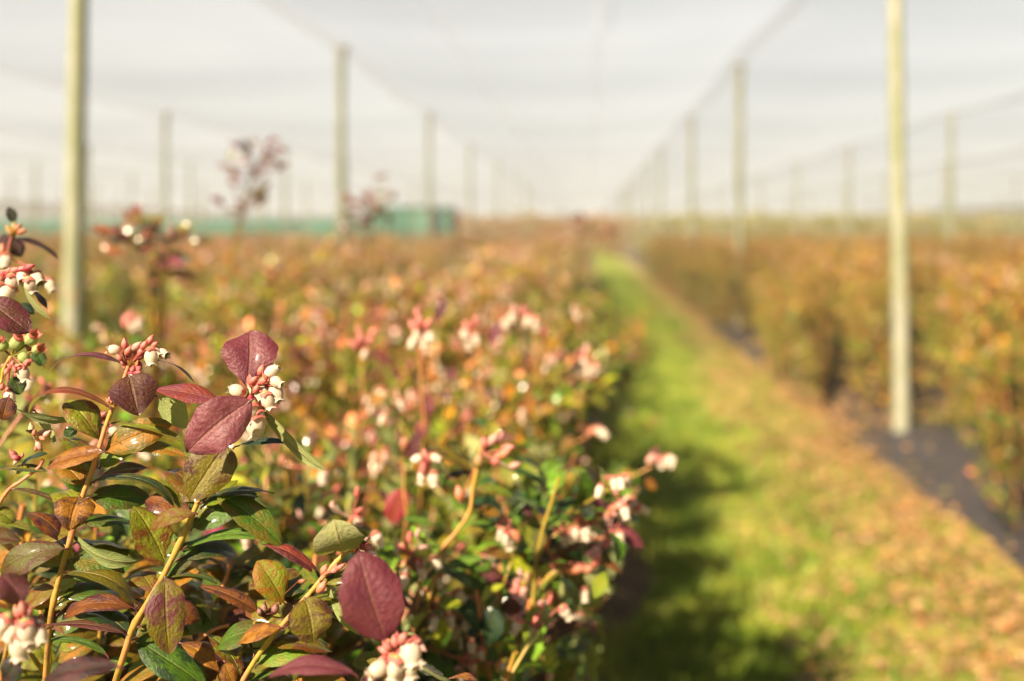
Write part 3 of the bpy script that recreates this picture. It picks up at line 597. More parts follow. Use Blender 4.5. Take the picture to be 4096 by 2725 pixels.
shoot(None, Z7, [(560, 1900, .08), (690, 1200, .02), (760, 900), (850, 770), (960, 690), (1080, 680), (1200, 640), (1290, 570)], 1.08, .003, .002, cols=('salmon', 'yellow'), leaves=[
    ((1180, 612), (965, 532), 70, 50, K(curl=30, c1='purple', c2='mauve')),
    ((990, 650), (800, 640), 60, 66, K(curl=40, c1='purple', c2='olive')),
    ((830, 650), (650, 725), 80, 60, K(curl=50, c1='rust', c2='ygreen')),
    ((1000, 800), (860, 830), 110, 40, K(curl=20, c1='olive', c2='mauve')),
    ((1020, 780), (1180, 800), 100, 40, K(curl=20, c1='purple', c2='maroon')),
    ((760, 640), (680, 590), 80, 40, K(curl=20, c1='purple', c2='mauve', d=.04)),
    ((860, 730), (700, 830), 70, 50, K(curl=20, c1='green', c2='lgreen', d=.02)),
    ((1140, 720), (1200, 790), 90, 40, K(curl=20, c1='purple', c2='mauve', d=.02)),
    ], clusters=[K(root=(1020, 690), seed=45, label='hanging row of white bells over the path edge',
        bells=[(980, 745, 85, -100), (1040, 735, 110, -90), (1095, 720, 90, -80), (920, 780, 80, -95), (1150, 680, 100, -100), (1240, 650, 100, -80), (1300, 590, 105, -60), (950, 770, 70, -90), (1110, 760, 60, -80)],
        buds=[(1000, 655, 80, 60), (1040, 660, 80, 40, 'mag'), (1070, 665, 70, 20), (870, 720, 70, 120, 'mag'), (910, 700, 60, 90), (1200, 610, 80, 30, 'salmon'), (1230, 590, 80, 50, 'blush'), (1260, 560, 80, 60, 'blush'), (1170, 760, 80, -30, 'blush'), (940, 760, 70, -80, 'blush')])])
shoot(None, Z7, [(420, 1700, .06), (560, 1100), (620, 900), (645, 800), (600, 720)], 1.02, .0022, .0016, cols=('yellow', 'ygreen'), leaves=[
    ((640, 880), (430, 845), 90, 50, K(curl=30, c1='olive', c2='rust')),
    ((640, 740), (360, 690), 80, 60, K(curl=24, c1='lgreen', c2='green')),
    ((640, 850), (760, 780), 80, 50, K(curl=24, c1='green', c2='lgreen', d=.02)),
    ((270, 905), (510, 935), 110, 40, K(curl=30, c1='lgreen', c2='green')),
    ((560, 900), (650, 990), 60, 40, K(curl=30, c1='green', c2='lgreen')),
    ], clusters=[K(root=(590, 710), seed=47, bells=[(605, 795, 95, -75), (565, 745, 80, -110), (590, 770, 70, -90)], buds=[(575, 685, 80, 110), (600, 700, 80, 60), (650, 760, 80, -60, 'salmon'), (620, 730, 70, -40), (555, 700, 60, 150)])])
shoot(None, Z7, [(0, 1900, .08), (130, 1250), (190, 990), (240, 830), (310, 740), (390, 620), (410, 470), (445, 290), (470, 240)], .98, .004, .0026, cols=('yellow', 'salmon'), leaves=[
    ((232, 822), (-20, 900), 150, 34, K(curl=30, c1='lgreen', c2='olive', label='bright green blurred leaf')),
    ((190, 700), (18, 660), 70, 56, K(curl=30, c1='lgreen', c2='green')),
    ((418, 488), (638, 545), 90, 50, K(curl=40, c1='lgreen', c2='olive')),
    ((575, 370), (808, 478), 70, 60, K(curl=30, c1='green', c2='dgreen', d=.06)),
    ((405, 395), (150, 262), 110, 50, K(curl=34, c1='olive', c2='brown')),
    ((400, 400), (240, 450), 70, 50, K(curl=34, c1='teal', c2='rust', d=.02)),
    ((560, 640), (400, 590), 90, 50, K(curl=24, c1='orange', c2='olive', d=.02)),
    ((310, 740), (440, 640), 80, 50, K(curl=24, c1='lgreen', c2='ygreen', d=.02)),
    ((20, 1050), (70, 930), 90, 10, K(curl=24, c1='ygreen', c2='lgreen', d=.02)),
    ], clusters=[K(root=(455, 300), seed=49, buds=[(470, 240, 80, 90), (520, 220, 90, 50, 'blush'), (560, 210, 90, 60, 'mauve'), (600, 270, 90, 20), (540, 330, 90, 70), (640, 365, 70, 20, 'blush'), (580, 300, 80, 30, 'salmon'), (440, 340, 100, 80, 'yellow'), (330, 520, 90, 100, 'salmon'), (350, 545, 70, 60, 'blush')]),
        K(root=(150, 330), seed=50, bells=[(125, 430, 90, -100), (188, 445, 100, -80), (95, 330, 80, 200), (200, 325, 80, -20)], buds=[(150, 350, 90, -80), (140, 310, 80, 100), (130, 380, 80, -90), (165, 330, 70, 40, 'mag')])])
shoot(None, Z7, [(300, 1700, .12), (560, 900, .06), (900, 500, .03), (1250, 430), (1330, 410), (1400, 370)], 1.35, .003, .0018, cols=('salmon', 'yellow'), leaves=[
    ((1300, 430), (1220, 400), 70, 30, K(curl=20, c1='ygreen', c2='orange')),
    ((1370, 440), (1420, 500), 60, 30, K(curl=20, c1='orange', c2='rust')),
    ((1400, 320), (1440, 260), 60, 30, K(curl=20, c1='brown', c2='mauve')),
    ((1260, 430), (1240, 480), 60, 30, K(curl=20, c1='lgreen', c2='ygreen')),
    ], clusters=[K(root=(1400, 350), seed=52, bells=[(1490, 350, 90, -30), (1450, 350, 80, -60), (1510, 330, 70, -20)], buds=[(1400, 330, 80, 60, 'blush'), (1430, 330, 80, 20)])])
shoot(None, Z7, [(200, 1500, .12), (560, 700, .1), (900, 300, .04), (1030, 210), (1090, 180)], 1.5, .003, .0018, cols=('salmon', 'yellow'), leaves=[
    ((1060, 190), (1000, 140), 60, 30, K(curl=20, c1='brown', c2='rust')),
    ((900, 290), (960, 200), 60, 30, K(curl=20, c1='olive', c2='rust')),
    ], clusters=[K(root=(1070, 180), seed=53, bells=[(1135, 190, 80, -50), (1110, 175, 60, -80)], buds=[(1080, 170, 80, 30, 'salmon'), (1060, 190, 60, 160, 'rust')])])
for o in [o for o in bpy.data.objects if o not in before and o.name.split('.')[0] == 'shoot']:
    o.parent = arch; o.location = -np.array(arch.location)

# ================================================================ row bushes (generated, then copied)
NU, NV = 4, 2
_u = np.linspace(0, 1, NU+1); _v = np.linspace(-1, 1, NV+1)
_pf = np.sin(np.pi*_u**.95)**.75; _pf[0] = .06; _pf[-1] = .03
TU, TV = [a.ravel() for a in np.meshgrid(_u, _v, indexing='ij')]
TP = np.repeat(_pf, NV+1); TUV = np.stack([TU, TV*.5+.5], -1); TF = grid_faces(NU, NV)[:, ::-1]
def pick(r, n, names, wts):
    ws = np.array(wts, float); ws /= ws.sum(); A = np.array([C[k] for k in names]); return A[r.choice(len(names), n, p=ws)]
def leaves_batch(acc, P, T, N, L, W, c1, c2, r, mi=0):
    n = len(P); T = nrm(T); N = nrm(N-T*np.sum(T*N, 1)[:, None]); S = np.cross(T, N)
    bend = r.uniform(.05, .28, n)[:, None]; fold = r.uniform(.1, .45, n)[:, None]
    X = P[:, None]+T[:, None]*(L[:, None]*TU)[..., None]+S[:, None]*((W/2)[:, None]*TP*TV)[..., None] \
        + N[:, None]*((L[:, None]*bend*(4*TU*(1-TU)*.5-TU**2*.9)+fold*(W/2)[:, None]*np.abs(TV)*TP))[..., None]
    m = len(TU); F = (TF[None]+(np.arange(n)*m)[:, None, None]).reshape(-1, 4)
    acc.add(X.reshape(-1, 3), F, np.repeat(c1, m, 0), np.repeat(c2, m, 0), np.tile(TUV, (n, 1)), np.repeat(r.uniform(0, 1, n), m), mi)
def gen_bush(seed, H=1.3, rx=.56, ry=.6, kind='L', ncane=20, nsh=17, keep=None, flowers=30, leafmul=1.0, tall=0, zlow=.18, foot=.08):
    """returns (stems, foliage, flowers) accumulators in the bush's own space, base at the origin"""
    r = np.random.default_rng(seed); St, Fo, Fl = Acc(), Acc(), Acc()
    PP, TT, NN, LL, HH, CB = [], [], [], [], [], []; tips = []
    for c in range(ncane+tall):
        a = r.uniform(0, 2*np.pi); q = math.sqrt(r.uniform(.02, 1)) if c < ncane else r.uniform(.1, .7)
        ex, ey = rx*.86*q*math.cos(a), ry*.9*q*math.sin(a)
        ez = H*(1-.30*q**2.6)*r.uniform(.86, 1.0) if c < ncane else H*r.uniform(1.06, 1.2)
        fq = max(foot*q, .05); P0 = np.array([fq*math.cos(a), fq*math.sin(a), 0]); P1 = (np.array([ex*.35, ey*.35, ez*.5]) if foot < .2 else np.array([P0[0]*.45+ex*.55, P0[1]*.45+ey*.55, ez*.5]))+r.normal(0, .03, 3); P2 = np.array([ex, ey, ez])
        P = smooth_path([P0, P1, P2], 12); low = np.array(C['brown'])*1.2; hi = np.array(C['salmon']); t = np.linspace(0, 1, 12)[:, None]
        if keep is None or keep(P).all(): tube(St, P, np.linspace(.007, .0025, 12), low*(1-t)+hi*t, np.array(C['olive'])*np.ones((12, 1)), sides=5, cap=False)
        cb_ = r.normal(0, .11)
        for s in range(nsh):
            k = r.uniform(.28, 1.0)**.85 if foot < .2 else r.uniform(.02, 1.0); i = int(k*11); b = P[i]; h = b[2]/H
            rad = nrm(np.array([b[0], b[1], 0])+r.normal(0, .12, 3)*np.array([1, 1, 0])); d0 = nrm(rad*r.uniform(.3, 1.2)+np.array([0, 0, r.uniform(.15, 1.1)])+r.normal(0, .25, 3))
            ln = r.uniform(.12, .30)*(1 if h < .8 else .75)
            if s == 0: b = P[-2]; d0 = nrm(P[-1]-P[-3]+r.normal(0, .1, 3)); ln = .12
            e = b+d0*ln+np.array([0, 0, .02]); e[2] = min(e[2], H*(1.0+.10*r.uniform()) if c < ncane else 9)
            e[0] = np.clip(e[0], -rx*1.12, rx*1.12)
            sp = smooth_path([b, (b+e)/2+r.normal(0, .01, 3), e], 7); lc = np.array(C['salmon'] if r.uniform() < .5 else C['yellow'])*r.uniform(.7, 1.1)
            if keep is None or keep(sp).all(): tube(St, sp, np.linspace(.0028, .0016, 7), lc, lc*.8, sides=4, cap=False)
            nl = int((ln/.0165)*leafmul)+3; tt = np.linspace(.08, 1, nl); ph = r.uniform(0, 6.28)+np.arange(nl)*2.4
            idx = np.clip((tt*6).astype(int), 0, 5); fr = (tt*6-idx)[:, None]; Pb = sp[idx]*(1-fr)+sp[idx+1]*fr
            A = nrm(np.cross(d0, [.3, .2, .9])); B = np.cross(d0, A); rd = np.cos(ph)[:, None]*A+np.sin(ph)[:, None]*B
            Tl = nrm(d0*.62+rd*.85+np.array([0, 0, .12])+r.normal(0, .15, (nl, 3))); Nl = nrm(d0*.7-rd*.35+np.array([0, 0, .7])+r.normal(0, .25, (nl, 3)))
            CB.append(np.full(nl, cb_)); PP.append(Pb+rd*.003); TT.append(Tl); NN.append(Nl); LL.append(r.uniform(.028, .052, nl)*(1.08-.25*tt)); HH.append(Pb[:, 2]/H+.0*tt)
            tips.append((e, d0, h))
    P, T, N, L, h, cb = map(np.concatenate, (PP, TT, NN, LL, HH, CB))
    ok = P[:, 2] > zlow
    if keep is not None: ok &= keep(P) & keep(P+T*L[:, None])
    P, T, N, L, h, cb = P[ok], T[ok], N[ok], L[ok], h[ok], cb[ok]; n = len(P)
    if kind == 'L':
        top = pick(r, n, ['purple', 'purple2', 'mauve', 'maroon', 'red', 'rust', 'orange', 'olive', 'ygreen', 'salmon'], [9, 7, 11, 4, 2, 4, 14, 19, 14, 14])
        mid = pick(r, n, ['olive', 'ygreen', 'green', 'lgreen', 'orange', 'rust', 'purple', 'yellow', 'olive2'], [16, 26, 20, 18, 8, 2, 2, 7, 4])
        low_ = pick(r, n, ['green', 'lgreen', 'dgreen', 'olive2', 'teal', 'ygreen', 'orange'], [24, 22, 10, 8, 4, 18, 5])
    elif kind == 'N':
        top = pick(r, n, ['olive', 'ygreen', 'green', 'lgreen', 'rust', 'orange', 'brown', 'purple'], [14, 14, 14, 10, 6, 6, 5, 5])
        mid = pick(r, n, ['olive', 'ygreen', 'green', 'lgreen', 'dgreen', 'teal', 'brown'], [10, 12, 20, 14, 16, 6, 4])
        low_ = pick(r, n, ['green', 'lgreen', 'dgreen', 'olive2', 'teal'], [22, 12, 22, 10, 8])
    else:
        top = pick(r, n, ['rust', 'orange', 'olive', 'ygreen', 'purple', 'salmon', 'brown', 'yellow'], [10, 22, 22, 12, 5, 12, 6, 8])
        mid = pick(r, n, ['olive', 'ygreen', 'green', 'orange', 'rust', 'yellow', 'salmon'], [24, 26, 16, 13, 3, 12, 5])
        low_ = pick(r, n, ['olive', 'green', 'ygreen', 'orange', 'rust', 'salmon', 'dgreen'], [14, 30, 12, 7, 4, 6, 16])
    hj = h+cb+r.normal(0, .07, n)
    c1 = np.where((hj > .83)[:, None], top, np.where((hj > .6)[:, None], mid, low_)); sh = r.permutation(n)
    c2 = np.where((r.uniform(0, 1, n) < .5)[:, None], c1*r.uniform(.5, 1.2, (n, 1)), (c1+c1[np.argsort(hj, kind='stable')][np.argsort(np.argsort(hj+r.normal(0, .03, n)))])/2)
    leaves_batch(Fo, P, T, N, L, L*r.uniform(.45, .62, n), c1*(.5+2.1*r.uniform(0, 1, (n, 1))**2 if kind != 'N' else .20+2.1*r.uniform(0, 1, (n, 1))**3), c2, r)  # leaf colour carries light: bright few for speckled highlights, near fill darkened for shade
    tips = [t for t in tips if keep is None or keep(np.array([t[0]]))[0]]
    tips.sort(key=lambda t: -t[2]+r.uniform(-.25, .25))
    for e, d0, hh in tips[:flowers]:
        for q in range(r.integers(5, 11)):
            off = r.normal(0, .011, 3); Dv = nrm(np.array([off[0]*30, off[1]*30, -1.0+r.uniform(-.2, .7)])); Pq = e+off+d0*.008
            if r.uniform() < .62: bell(Fl, e, Pq, Dv, r.uniform(.0115, .0145), r, 1)
            else: bud(Fl, e, Pq+d0*.004, nrm(d0+r.normal(0, .4, 3)), r.uniform(.009, .013), r, 1, 'blush' if r.uniform() < .55 else 'pink')
    return St, Fo, Fl
def bush_thing(seed, loc, label, group='blueberry bushes', **kw):
    St, Fo, Fl = gen_bush(seed, **kw)
    e = empty('blueberry_bush', loc, label, 'bush', group)
    St.build('stems', M_STEM, e); Fo.build('foliage', M_LEAF_FAR, e)
    if Fl.n: Fl.build('blossoms', M_PETAL, e)
    return e
def copy_thing(o, loc, rz, s, label):
    c = o.copy(); COL.objects.link(c); c.location = loc; c.rotation_euler = (0, 0, rz); c.scale = s; c['label'] = label
    for ch in o.children:
        d = ch.copy(); COL.objects.link(d); d.parent = c
    return c

# --- fill for the near bushes: denser green foliage lower and behind the modelled shoots
def fill(parent, seed, x, y, cond, **kw):
    org = np.array([x, y, .12])
    def keep(P):
        Q = P+org; Dd = np.maximum(Q[:, 1], .05); sx = VX+Q[:, 0]/Dd*FS; sy = VY-(Q[:, 2]-CAM_H)/Dd*FS
        return (Q[:, 1] > .2) & cond(Q, sx, sy) if True else None
    St, Fo, Fl = gen_bush(seed, keep=keep, **kw); off = org-np.array(parent.location)
    for A, nm, m in ((St, 'stems', M_STEM), (Fo, 'foliage', M_LEAF), (Fl, 'blossoms', M_PETAL)):
        if A.n:
            o = A.build(nm, m, parent); o.location = off
fill(near, 101, -.34, 1.02, lambda Q, sx, sy: (Q[:, 1] > .84) & (sy > 1950+np.abs(sx-700)*.15) & (Q[:, 0] < .02), H=1.12, kind='N', flowers=14, leafmul=1.1, ncane=16, nsh=16)
fill(edge, 102, -.80, .98, lambda Q, sx, sy: (Q[:, 1] > .84) & (sy > 1500), H=1.22, kind='N', flowers=8, ncane=14, nsh=14)
fill(edge, 104, -.78, .50, lambda Q, sx, sy: (Q[:, 1] > .22) & (sx < -170), H=1.33, rx=.5, ry=.55, kind='L', flowers=10, ncane=16, nsh=15)
bush_thing(505, (-.86, -.22, .12), 'blueberry bush beside the photographer, left of the near purple leaves', H=1.36, kind='L', flowers=20)
bush_thing(506, (-.66, -1.05, .12), 'blueberry bush behind the photographer in the nearest row', H=1.36, kind='L', flowers=20)
fill(arch, 103, -.20, 1.35, lambda Q, sx, sy: (Q[:, 1] > .98) & (sy > 1560+np.maximum(0, sx-1700)*.35) & (sx < 2560-np.maximum(0, sy-2050)*.35), H=1.24, kind='N', flowers=16, ncane=20, nsh=17)

# --- the two long rows that border the grass path, and the rows beyond them
ROW0, ROW1, STEP = -.57, 2.66, .84
BED = .12
protoL = [bush_thing(200+i, (0, -60, 0), 'x', H=1.24, kind='L', flowers=62, tall=0) for i in range(6)]
protoR = [bush_thing(300+i, (0, -60, 0), 'x', H=1.29, rx=.88, kind='R', flowers=22, zlow=.02, ncane=22, nsh=17, foot=.66, leafmul=.9) for i in range(5)]
used = set()
def place(protos, x, y, label, big=1.0):
    p = protos[int(rng.integers(len(protos)))]; s = rng.uniform(.95, 1.05)*big; sz = (s, s, s*rng.uniform(.97, 1.03)); rz = rng.choice([0, math.pi])+rng.uniform(-.35, .35)
    if p.name not in used:
        used.add(p.name); p.location = (x, y, BED); p.rotation_euler = (0, 0, rz); p.scale = sz; p['label'] = label; return p
    return copy_thing(p, (x, y, BED), rz, sz, label)
L0 = 'blossoming purple-leaved blueberry bush in the row along the left edge of the grass path'
y = 1.95; n = 0
firsts = ['bush of small red and green leaves right behind the bush with arching twigs',
          'second bush back along the left edge of the grass, white blossoms on top',
          'third bush back along the left edge of the grass, dark shade under it']
while y < 30.5:
    place(protoL, ROW0+rng.uniform(-.05, .05), y, firsts[n] if n < 3 else L0, .98 if n < 2 else 1.0 if y < 8 else 1.05)
    y += STEP*rng.uniform(.94, 1.04); n += 1
L1 = 'orange and olive blueberry bush in the row along the right edge of the grass path'
y = 3.0; n = 0
r1 = {0: None}
while y < 30.5:
    px = 1350+(ROW1-.5-.0)/y*2292
    lab = L1
    if 6.2 < y < 7.05: lab = 'green and orange bush directly behind the big right-hand post'
    if 4.4 < y < 5.3: lab = 'leafy green bush at the right edge of the frame beside the bare grey weed mat'
    place(protoR, ROW1+rng.uniform(-.05, .05)+(-.06 if y < 5.9 else .26 if y < 7.9 else .06 if 10.2 < y < 12.4 else -.14), y, lab, 1.0)
    y += STEP*rng.uniform(.94, 1.06); n += 1
for k, x0 in enumerate([-1.85, -3.1-.35, -5.65-.2, -8.2, -10.75, -13.3, -15.85, -18.4]):
    y = max(2.3, -x0/.60)+.3 if k else 5.3; lab = 'blueberry bush with bronze and purple tops in the %s row left of the path' % ['second', 'third', 'fourth', 'fifth', 'sixth', 'seventh', 'eighth', 'ninth'][k]
    stp = STEP if k < 3 else STEP*1.15
    while y < 30.5-(.0 if k < 4 else 1.5):
        if not (k == 1 and abs(y-6.0) < .55):
            place(protoL, x0+rng.uniform(-.06, .06), y, lab, 1.05 if k < 2 else 1.08)
        y += stp*rng.uniform(.94, 1.04)
for k, x0 in enumerate([5.7, 8.65, 11.6]):
    y = max(3, x0/.45); lab = 'rust coloured blueberry bush in the %s row right of the path' % ['second', 'third', 'fourth'][k]
    while y < 30.5:
        place(protoR, x0+rng.uniform(-.06, .06), y, lab, 1.02)
        y += STEP*1.1*rng.uniform(.94, 1.06)
for p in protoL+protoR:
    if p.name not in used:
        for ch in list(p.children): bpy.data.objects.remove(ch)
        bpy.data.objects.remove(p)

# --- tall single bushes whose shoots stand up against the sky
def tall_bush(x, y, label, seed, shoots):
    e = bush_thing(seed, (x, y, BED), label, H=1.18, kind='L', flowers=0)
    r = np.random.default_rng(seed)
    for (top, side, n) in shoots:
        Pt = smooth_path([np.array([x, y, .9]), (np.array([x, y, 1.2])+top)/2+np.array([.02, 0, .1]), top], 16)
        a = Acc(); tube(a, Pt, np.linspace(.0034, .0016, 16), np.array(C['olive']), np.array(C['brown']), sides=6)
        s = a.build('shoot', M_STEM, e); s.location = -np.array(e.location)
        zt = top[2]; b = Acc()
        tt = r.uniform(.45, 1.0, n)**.6; P = Pt[(tt*15).astype(int)]+r.normal(0, .006, (n, 3)); ph = r.uniform(0, 6.28, n)
        sp = side*(1-np.abs(tt-.85)*1.6)
        P = P+np.stack([np.cos(ph)*sp*r.uniform(.2, 1, n), np.sin(ph)*sp*.5, r.uniform(-.02, .05, n)], 1)
        T = nrm(np.stack([np.cos(ph), np.sin(ph)*.5, r.uniform(-.3, .8, n)], 1)); N = nrm(np.stack([r.normal(0, .6, n), -np.ones(n)*.8, r.uniform(.2, 1, n)], 1))
        L = r.uniform(.028, .046, n)
        leaves_batch(b, P, T, N, L, L*.5, pick(r, n, ['maroon', 'brown', 'purple', 'olive2', 'rust', 'dgreen', 'red'], [5, 5, 4, 5, 3, 3, 1]), pick(r, n, ['brown', 'purple', 'olive', 'maroon'], [1, 1, 1, 1]), r)
        f = b.build('foliage', M_LEAF_FAR, s)
        for q in range(0, n, 3):                     # short side twigs that carry the tuft
            g = Acc()
        tw = Acc()
        for q in range(n):
            j = max(0, int(tt[q]*15)-2); tube(tw, [Pt[j], (Pt[j]+P[q])/2-np.array([0, 0, .004]), P[q]], .0011, C['brown'], sides=4, cap=False)
        tw.build('side_twigs', M_STEM, s)
        fl = Acc()
        for q in range(7):
            Pq = P[r.integers(n)]+np.array([0, -.01, .01]); bud(fl, Pq, Pq, nrm(r.normal(0, 1, 3)+np.array([0, 0, 1])), .010, r, 1, 'pink')
        fl.build('blossoms', M_PETAL, s)
    return e
d2 = lambda x, y, D: at(x/.57544, y/.57544, D)
tall_bush(-1.05, 2.75, 'bush with one tall twig of dark leaves standing against the white net', 401,
          [(d2(610, 352, 2.6), .075, 26), (d2(575, 470, 2.65), .05, 10)])
tall_bush(-.80, 3.6, 'bush with a thin twig of pink buds rising in front of the left centre post', 402,
          [(d2(830, 440, 3.0), .06, 12), (d2(880, 462, 3.05), .04, 8), (d2(815, 520, 3.0), .04, 14)])
tall_bush(-.86, 1.95, 'bush with a dark purple leafy head rising just right of the tall left post', 403,
          [(d2(300, 570, 1.65), .05, 10), (d2(385, 575, 1.7), .055, 10), (d2(350, 610, 1.68), .06, 10), (d2(330, 660, 1.7), .07, 10)])
tall_bush(-.10, 5.0, 'bush topped by pink blossoms at the far end of the left row', 404,
          [(d2(1345, 530, 3.7), .05, 10), (d2(1425, 560, 3.9), .03, 6)])
# scattered single shoots of the near row (blurred blossoms, a red leaf)
mid = bush_thing(405, (-.32, 2.2, BED), 'mid-distance bush with orange stems, white bell clusters and one scarlet leaf', H=1.24, kind='L', flowers=16)
def soft_shoot(path, cl, leaves=(), D=1.3, col=('yellow', 'salmon')):
    Zd = (0, 0, .57544); o = shoot(None, Zd, path, D, .0026, .0016, leaves, cl, cols=col); o.parent = mid; o.location = -np.array(mid.location)
soft_shoot([(960, 1250, .05), (975, 1000), (970, 900), (965, 800)], [K(root=(965, 760), seed=61, bells=[(950, 790, 34, -110), (975, 785, 36, -80), (990, 775, 32, -60), (960, 770, 30)], buds=[(965, 740, 34, 90), (950, 750, 30, 120), (985, 745, 28, 50), (960, 720, 30, 80)])],
           [((975, 960), (990, 905), 40, 20, K(curl=20, c1='purple', c2='red')), ((1000, 740), (1030, 690), 26, 20, K(curl=20, c1='maroon', c2='purple')), ((960, 1010), (985, 960), 34, 20, K(curl=20, c1='red', c2='purple'))], 1.3)
soft_shoot([(1090, 1100, .05), (1110, 900), (1100, 780), (1105, 735)], [K(root=(1090, 750), seed=62, bells=[(1080, 790, 34), (1095, 780, 32), (1070, 770, 30)], buds=[(1095, 740, 28, 90), (1075, 750, 28, 120)])], [((1130, 790), (1150, 740), 30, 20, K(curl=20, c1='purple', c2='mauve'))], 1.5)
soft_shoot([(1200, 1000, .05), (1230, 850), (1225, 750)], [K(root=(1230, 725), seed=63, bells=[(1235, 745, 34), (1215, 740, 30), (1180, 730, 30), (1165, 745, 28)], buds=[(1205, 715, 28, 90), (1185, 712, 28, 120, 'blush')])], [((1130, 890), (1165, 850), 34, 20, K(curl=20, c1='olive', c2='ygreen'))], 1.6)
soft_shoot([(1330, 1000, .05), (1345, 900), (1350, 830)], [K(root=(1345, 820), seed=64, bells=[(1330, 850, 34), (1355, 855, 34), (1370, 850, 30), (1345, 835, 30)], buds=[(1350, 805, 28, 90, 'blush'), (1335, 815, 28, 120)])], [((1370, 830), (1400, 800), 26, 20, K(curl=20, c1='olive', c2='ygreen'))], 1.7)
soft_shoot([(820, 1100, .05), (835, 950), (830, 820)], [K(root=(830, 800), seed=65, bells=[(840, 815, 26)], buds=[(830, 780, 34, 90), (815, 795, 34, 130), (850, 785, 34, 40), (860, 765, 30, 30), (825, 760, 26, 90, 'salmon')])], [((850, 930), (890, 900), 34, 20, K(curl=20, c1='orange', c2='olive'))], 1.45)
soft_shoot([(880, 1400, .05), (930, 1240), (930, 1120), (925, 1050)], [K(root=(925, 1040), seed=66, buds=[(930, 1020, 30, 90, 'salmon')])], [((930, 1125), (898, 1205), 56, 10, K(curl=10, c1='red', c2='mag', label='scarlet leaf, blurred')), ((940, 1060), (965, 990), 30, 20, K(curl=20, c1='maroon', c2='purple'))], 1.2)
soft_shoot([(640, 1300, .05), (660, 1130), (650, 1080)], [K(root=(655, 1075), seed=67, bells=[(745, 1100, 40)], buds=[(650, 1060, 30, 90, 'salmon')])], [((690, 1060), (720, 1030), 34, 20, K(curl=20, c1='ygreen', c2='lgreen'))], 1.25, col=('yellow', 'orange'))
soft_shoot([(1060, 1200, .05), (1075, 1000), (1070, 960)], [K(root=(1075, 960), seed=68, buds=[(1076, 955, 34, 90, 'red'), (1070, 962, 30, 30, 'red'), (1082, 962, 30, 120, 'red')])], [], 1.5)
soft_shoot([(290, 1000, .05), (300, 850), (300, 760)], [K(root=(300, 745), seed=69, bells=[(320, 742, 32), (305, 750, 28)], buds=[(290, 740, 32, 90), (300, 730, 30, 60)])], [((300, 770), (330, 800), 30, 20, K(curl=20, c1='lgreen', c2='green'))], 1.5, col=('orange', 'yellow'))

# ================================================================ wooden posts of the net roof
ROOF = 3.88
def make_post():
    e = empty('wooden_post', (0, 0, 0), 'x', 'post', 'posts holding up the net roof')
    a = Acc(); P = smooth_path([[0, 0, -.3], [.006, 0, 1.0], [-.004, .004, 2.4], [0, 0, ROOF-.06]], 26)
    rr = np.linspace(.068, .056, 26)*(1+.03*np.sin(np.linspace(0, 21, 26))); tube(a, P, rr, (.4, .4, .3), sides=20)
    a.build('post_shaft', M_POST, e)
    a = Acc(); tube(a, [[0, 0, ROOF-.20], [0, 0, ROOF-.03]], .071, (.3, .3, .3), sides=18); box(a, (0, 0, ROOF-.005), (.22, .10, .035)); a.build('cap_bracket', M_STEEL, e)
    return e
post0 = make_post(); first = [True]
def put_post(x, y, label, lean=0.0, s=.86):
    rz = rng.uniform(0, 6.28)
    if first[0]: o = post0; first[0] = False
    else: o = copy_thing(post0, (0, 0, 0), 0, (1, 1, 1), label)
    o.location = (x, y, 0); o['label'] = label; o.scale = (s, s, 1); o.rotation_euler = (rng.uniform(-.004, .004), lean, rng.uniform(-.4, .4)); return o
def postx(px, D): return (px-1350)/2292*D
put_post(postx(2075, 6.9), 6.9, 'thick pale knotty post, nearest of the right-hand posts', -.012, .86)
put_post(postx(158, 6.2), 6.2, 'tall greenish post at the left, nearest of the left-hand posts, leaning slightly', .0275, .90)
put_post(postx(785, 12.9), 12.9, 'second post in the line left of the path, thin budding twig before it', 0, .92)
put_post(postx(987, 20.2), 20.2, 'third post in the line left of the path, in front of the teal shelter')
put_post(postx(1082, 28), 28, 'fourth post in the line left of the path, just right of the teal shelter')
put_post(postx(1702, 14.3), 14.3, 'second post in the line right of the path, dark clamp at its top', 0, .90)
put_post(postx(1592, 20.9), 20.9, 'third post in the line right of the path')
put_post(postx(1521, 29.2), 29.2, 'fourth post in the line right of the path')
put_post(postx(2192, 20.1), 20.1, 'slim post at the far right, right of the thick knotty post', -.006)
put_post(postx(380, 20), 20.0, 'post between the tall left post and the twig against the sky')
XL = [-3.2+5.35*k for k in range(-8, 9)]
far = 'one of the small pale posts in the far distance under the white net'
for k, x in enumerate(XL):
    for j in range(1, 9):
        yy = (6.5 if x < 0 else 6.9)+7.15*j; px = 1350+x/yy*2292
        if not -30 < px < 2390: continue
        if abs(x+3.2) < .1 and j < 4: continue
        if abs(x-2.15) < .1 and j < 4: continue
        if yy < 22 and (abs(x+8.55) < .2 or abs(x-7.5) < .2): continue
        xx = x+rng.uniform(-.12, .12); yv = yy+rng.uniform(-.4, .4)
        lab = far
        if x < -8 and yy < 30: lab = 'faint post left of the tall greenish post' if px < 150 else far
        put_post(xx, yv, far, rng.uniform(-.004, .004), .85)

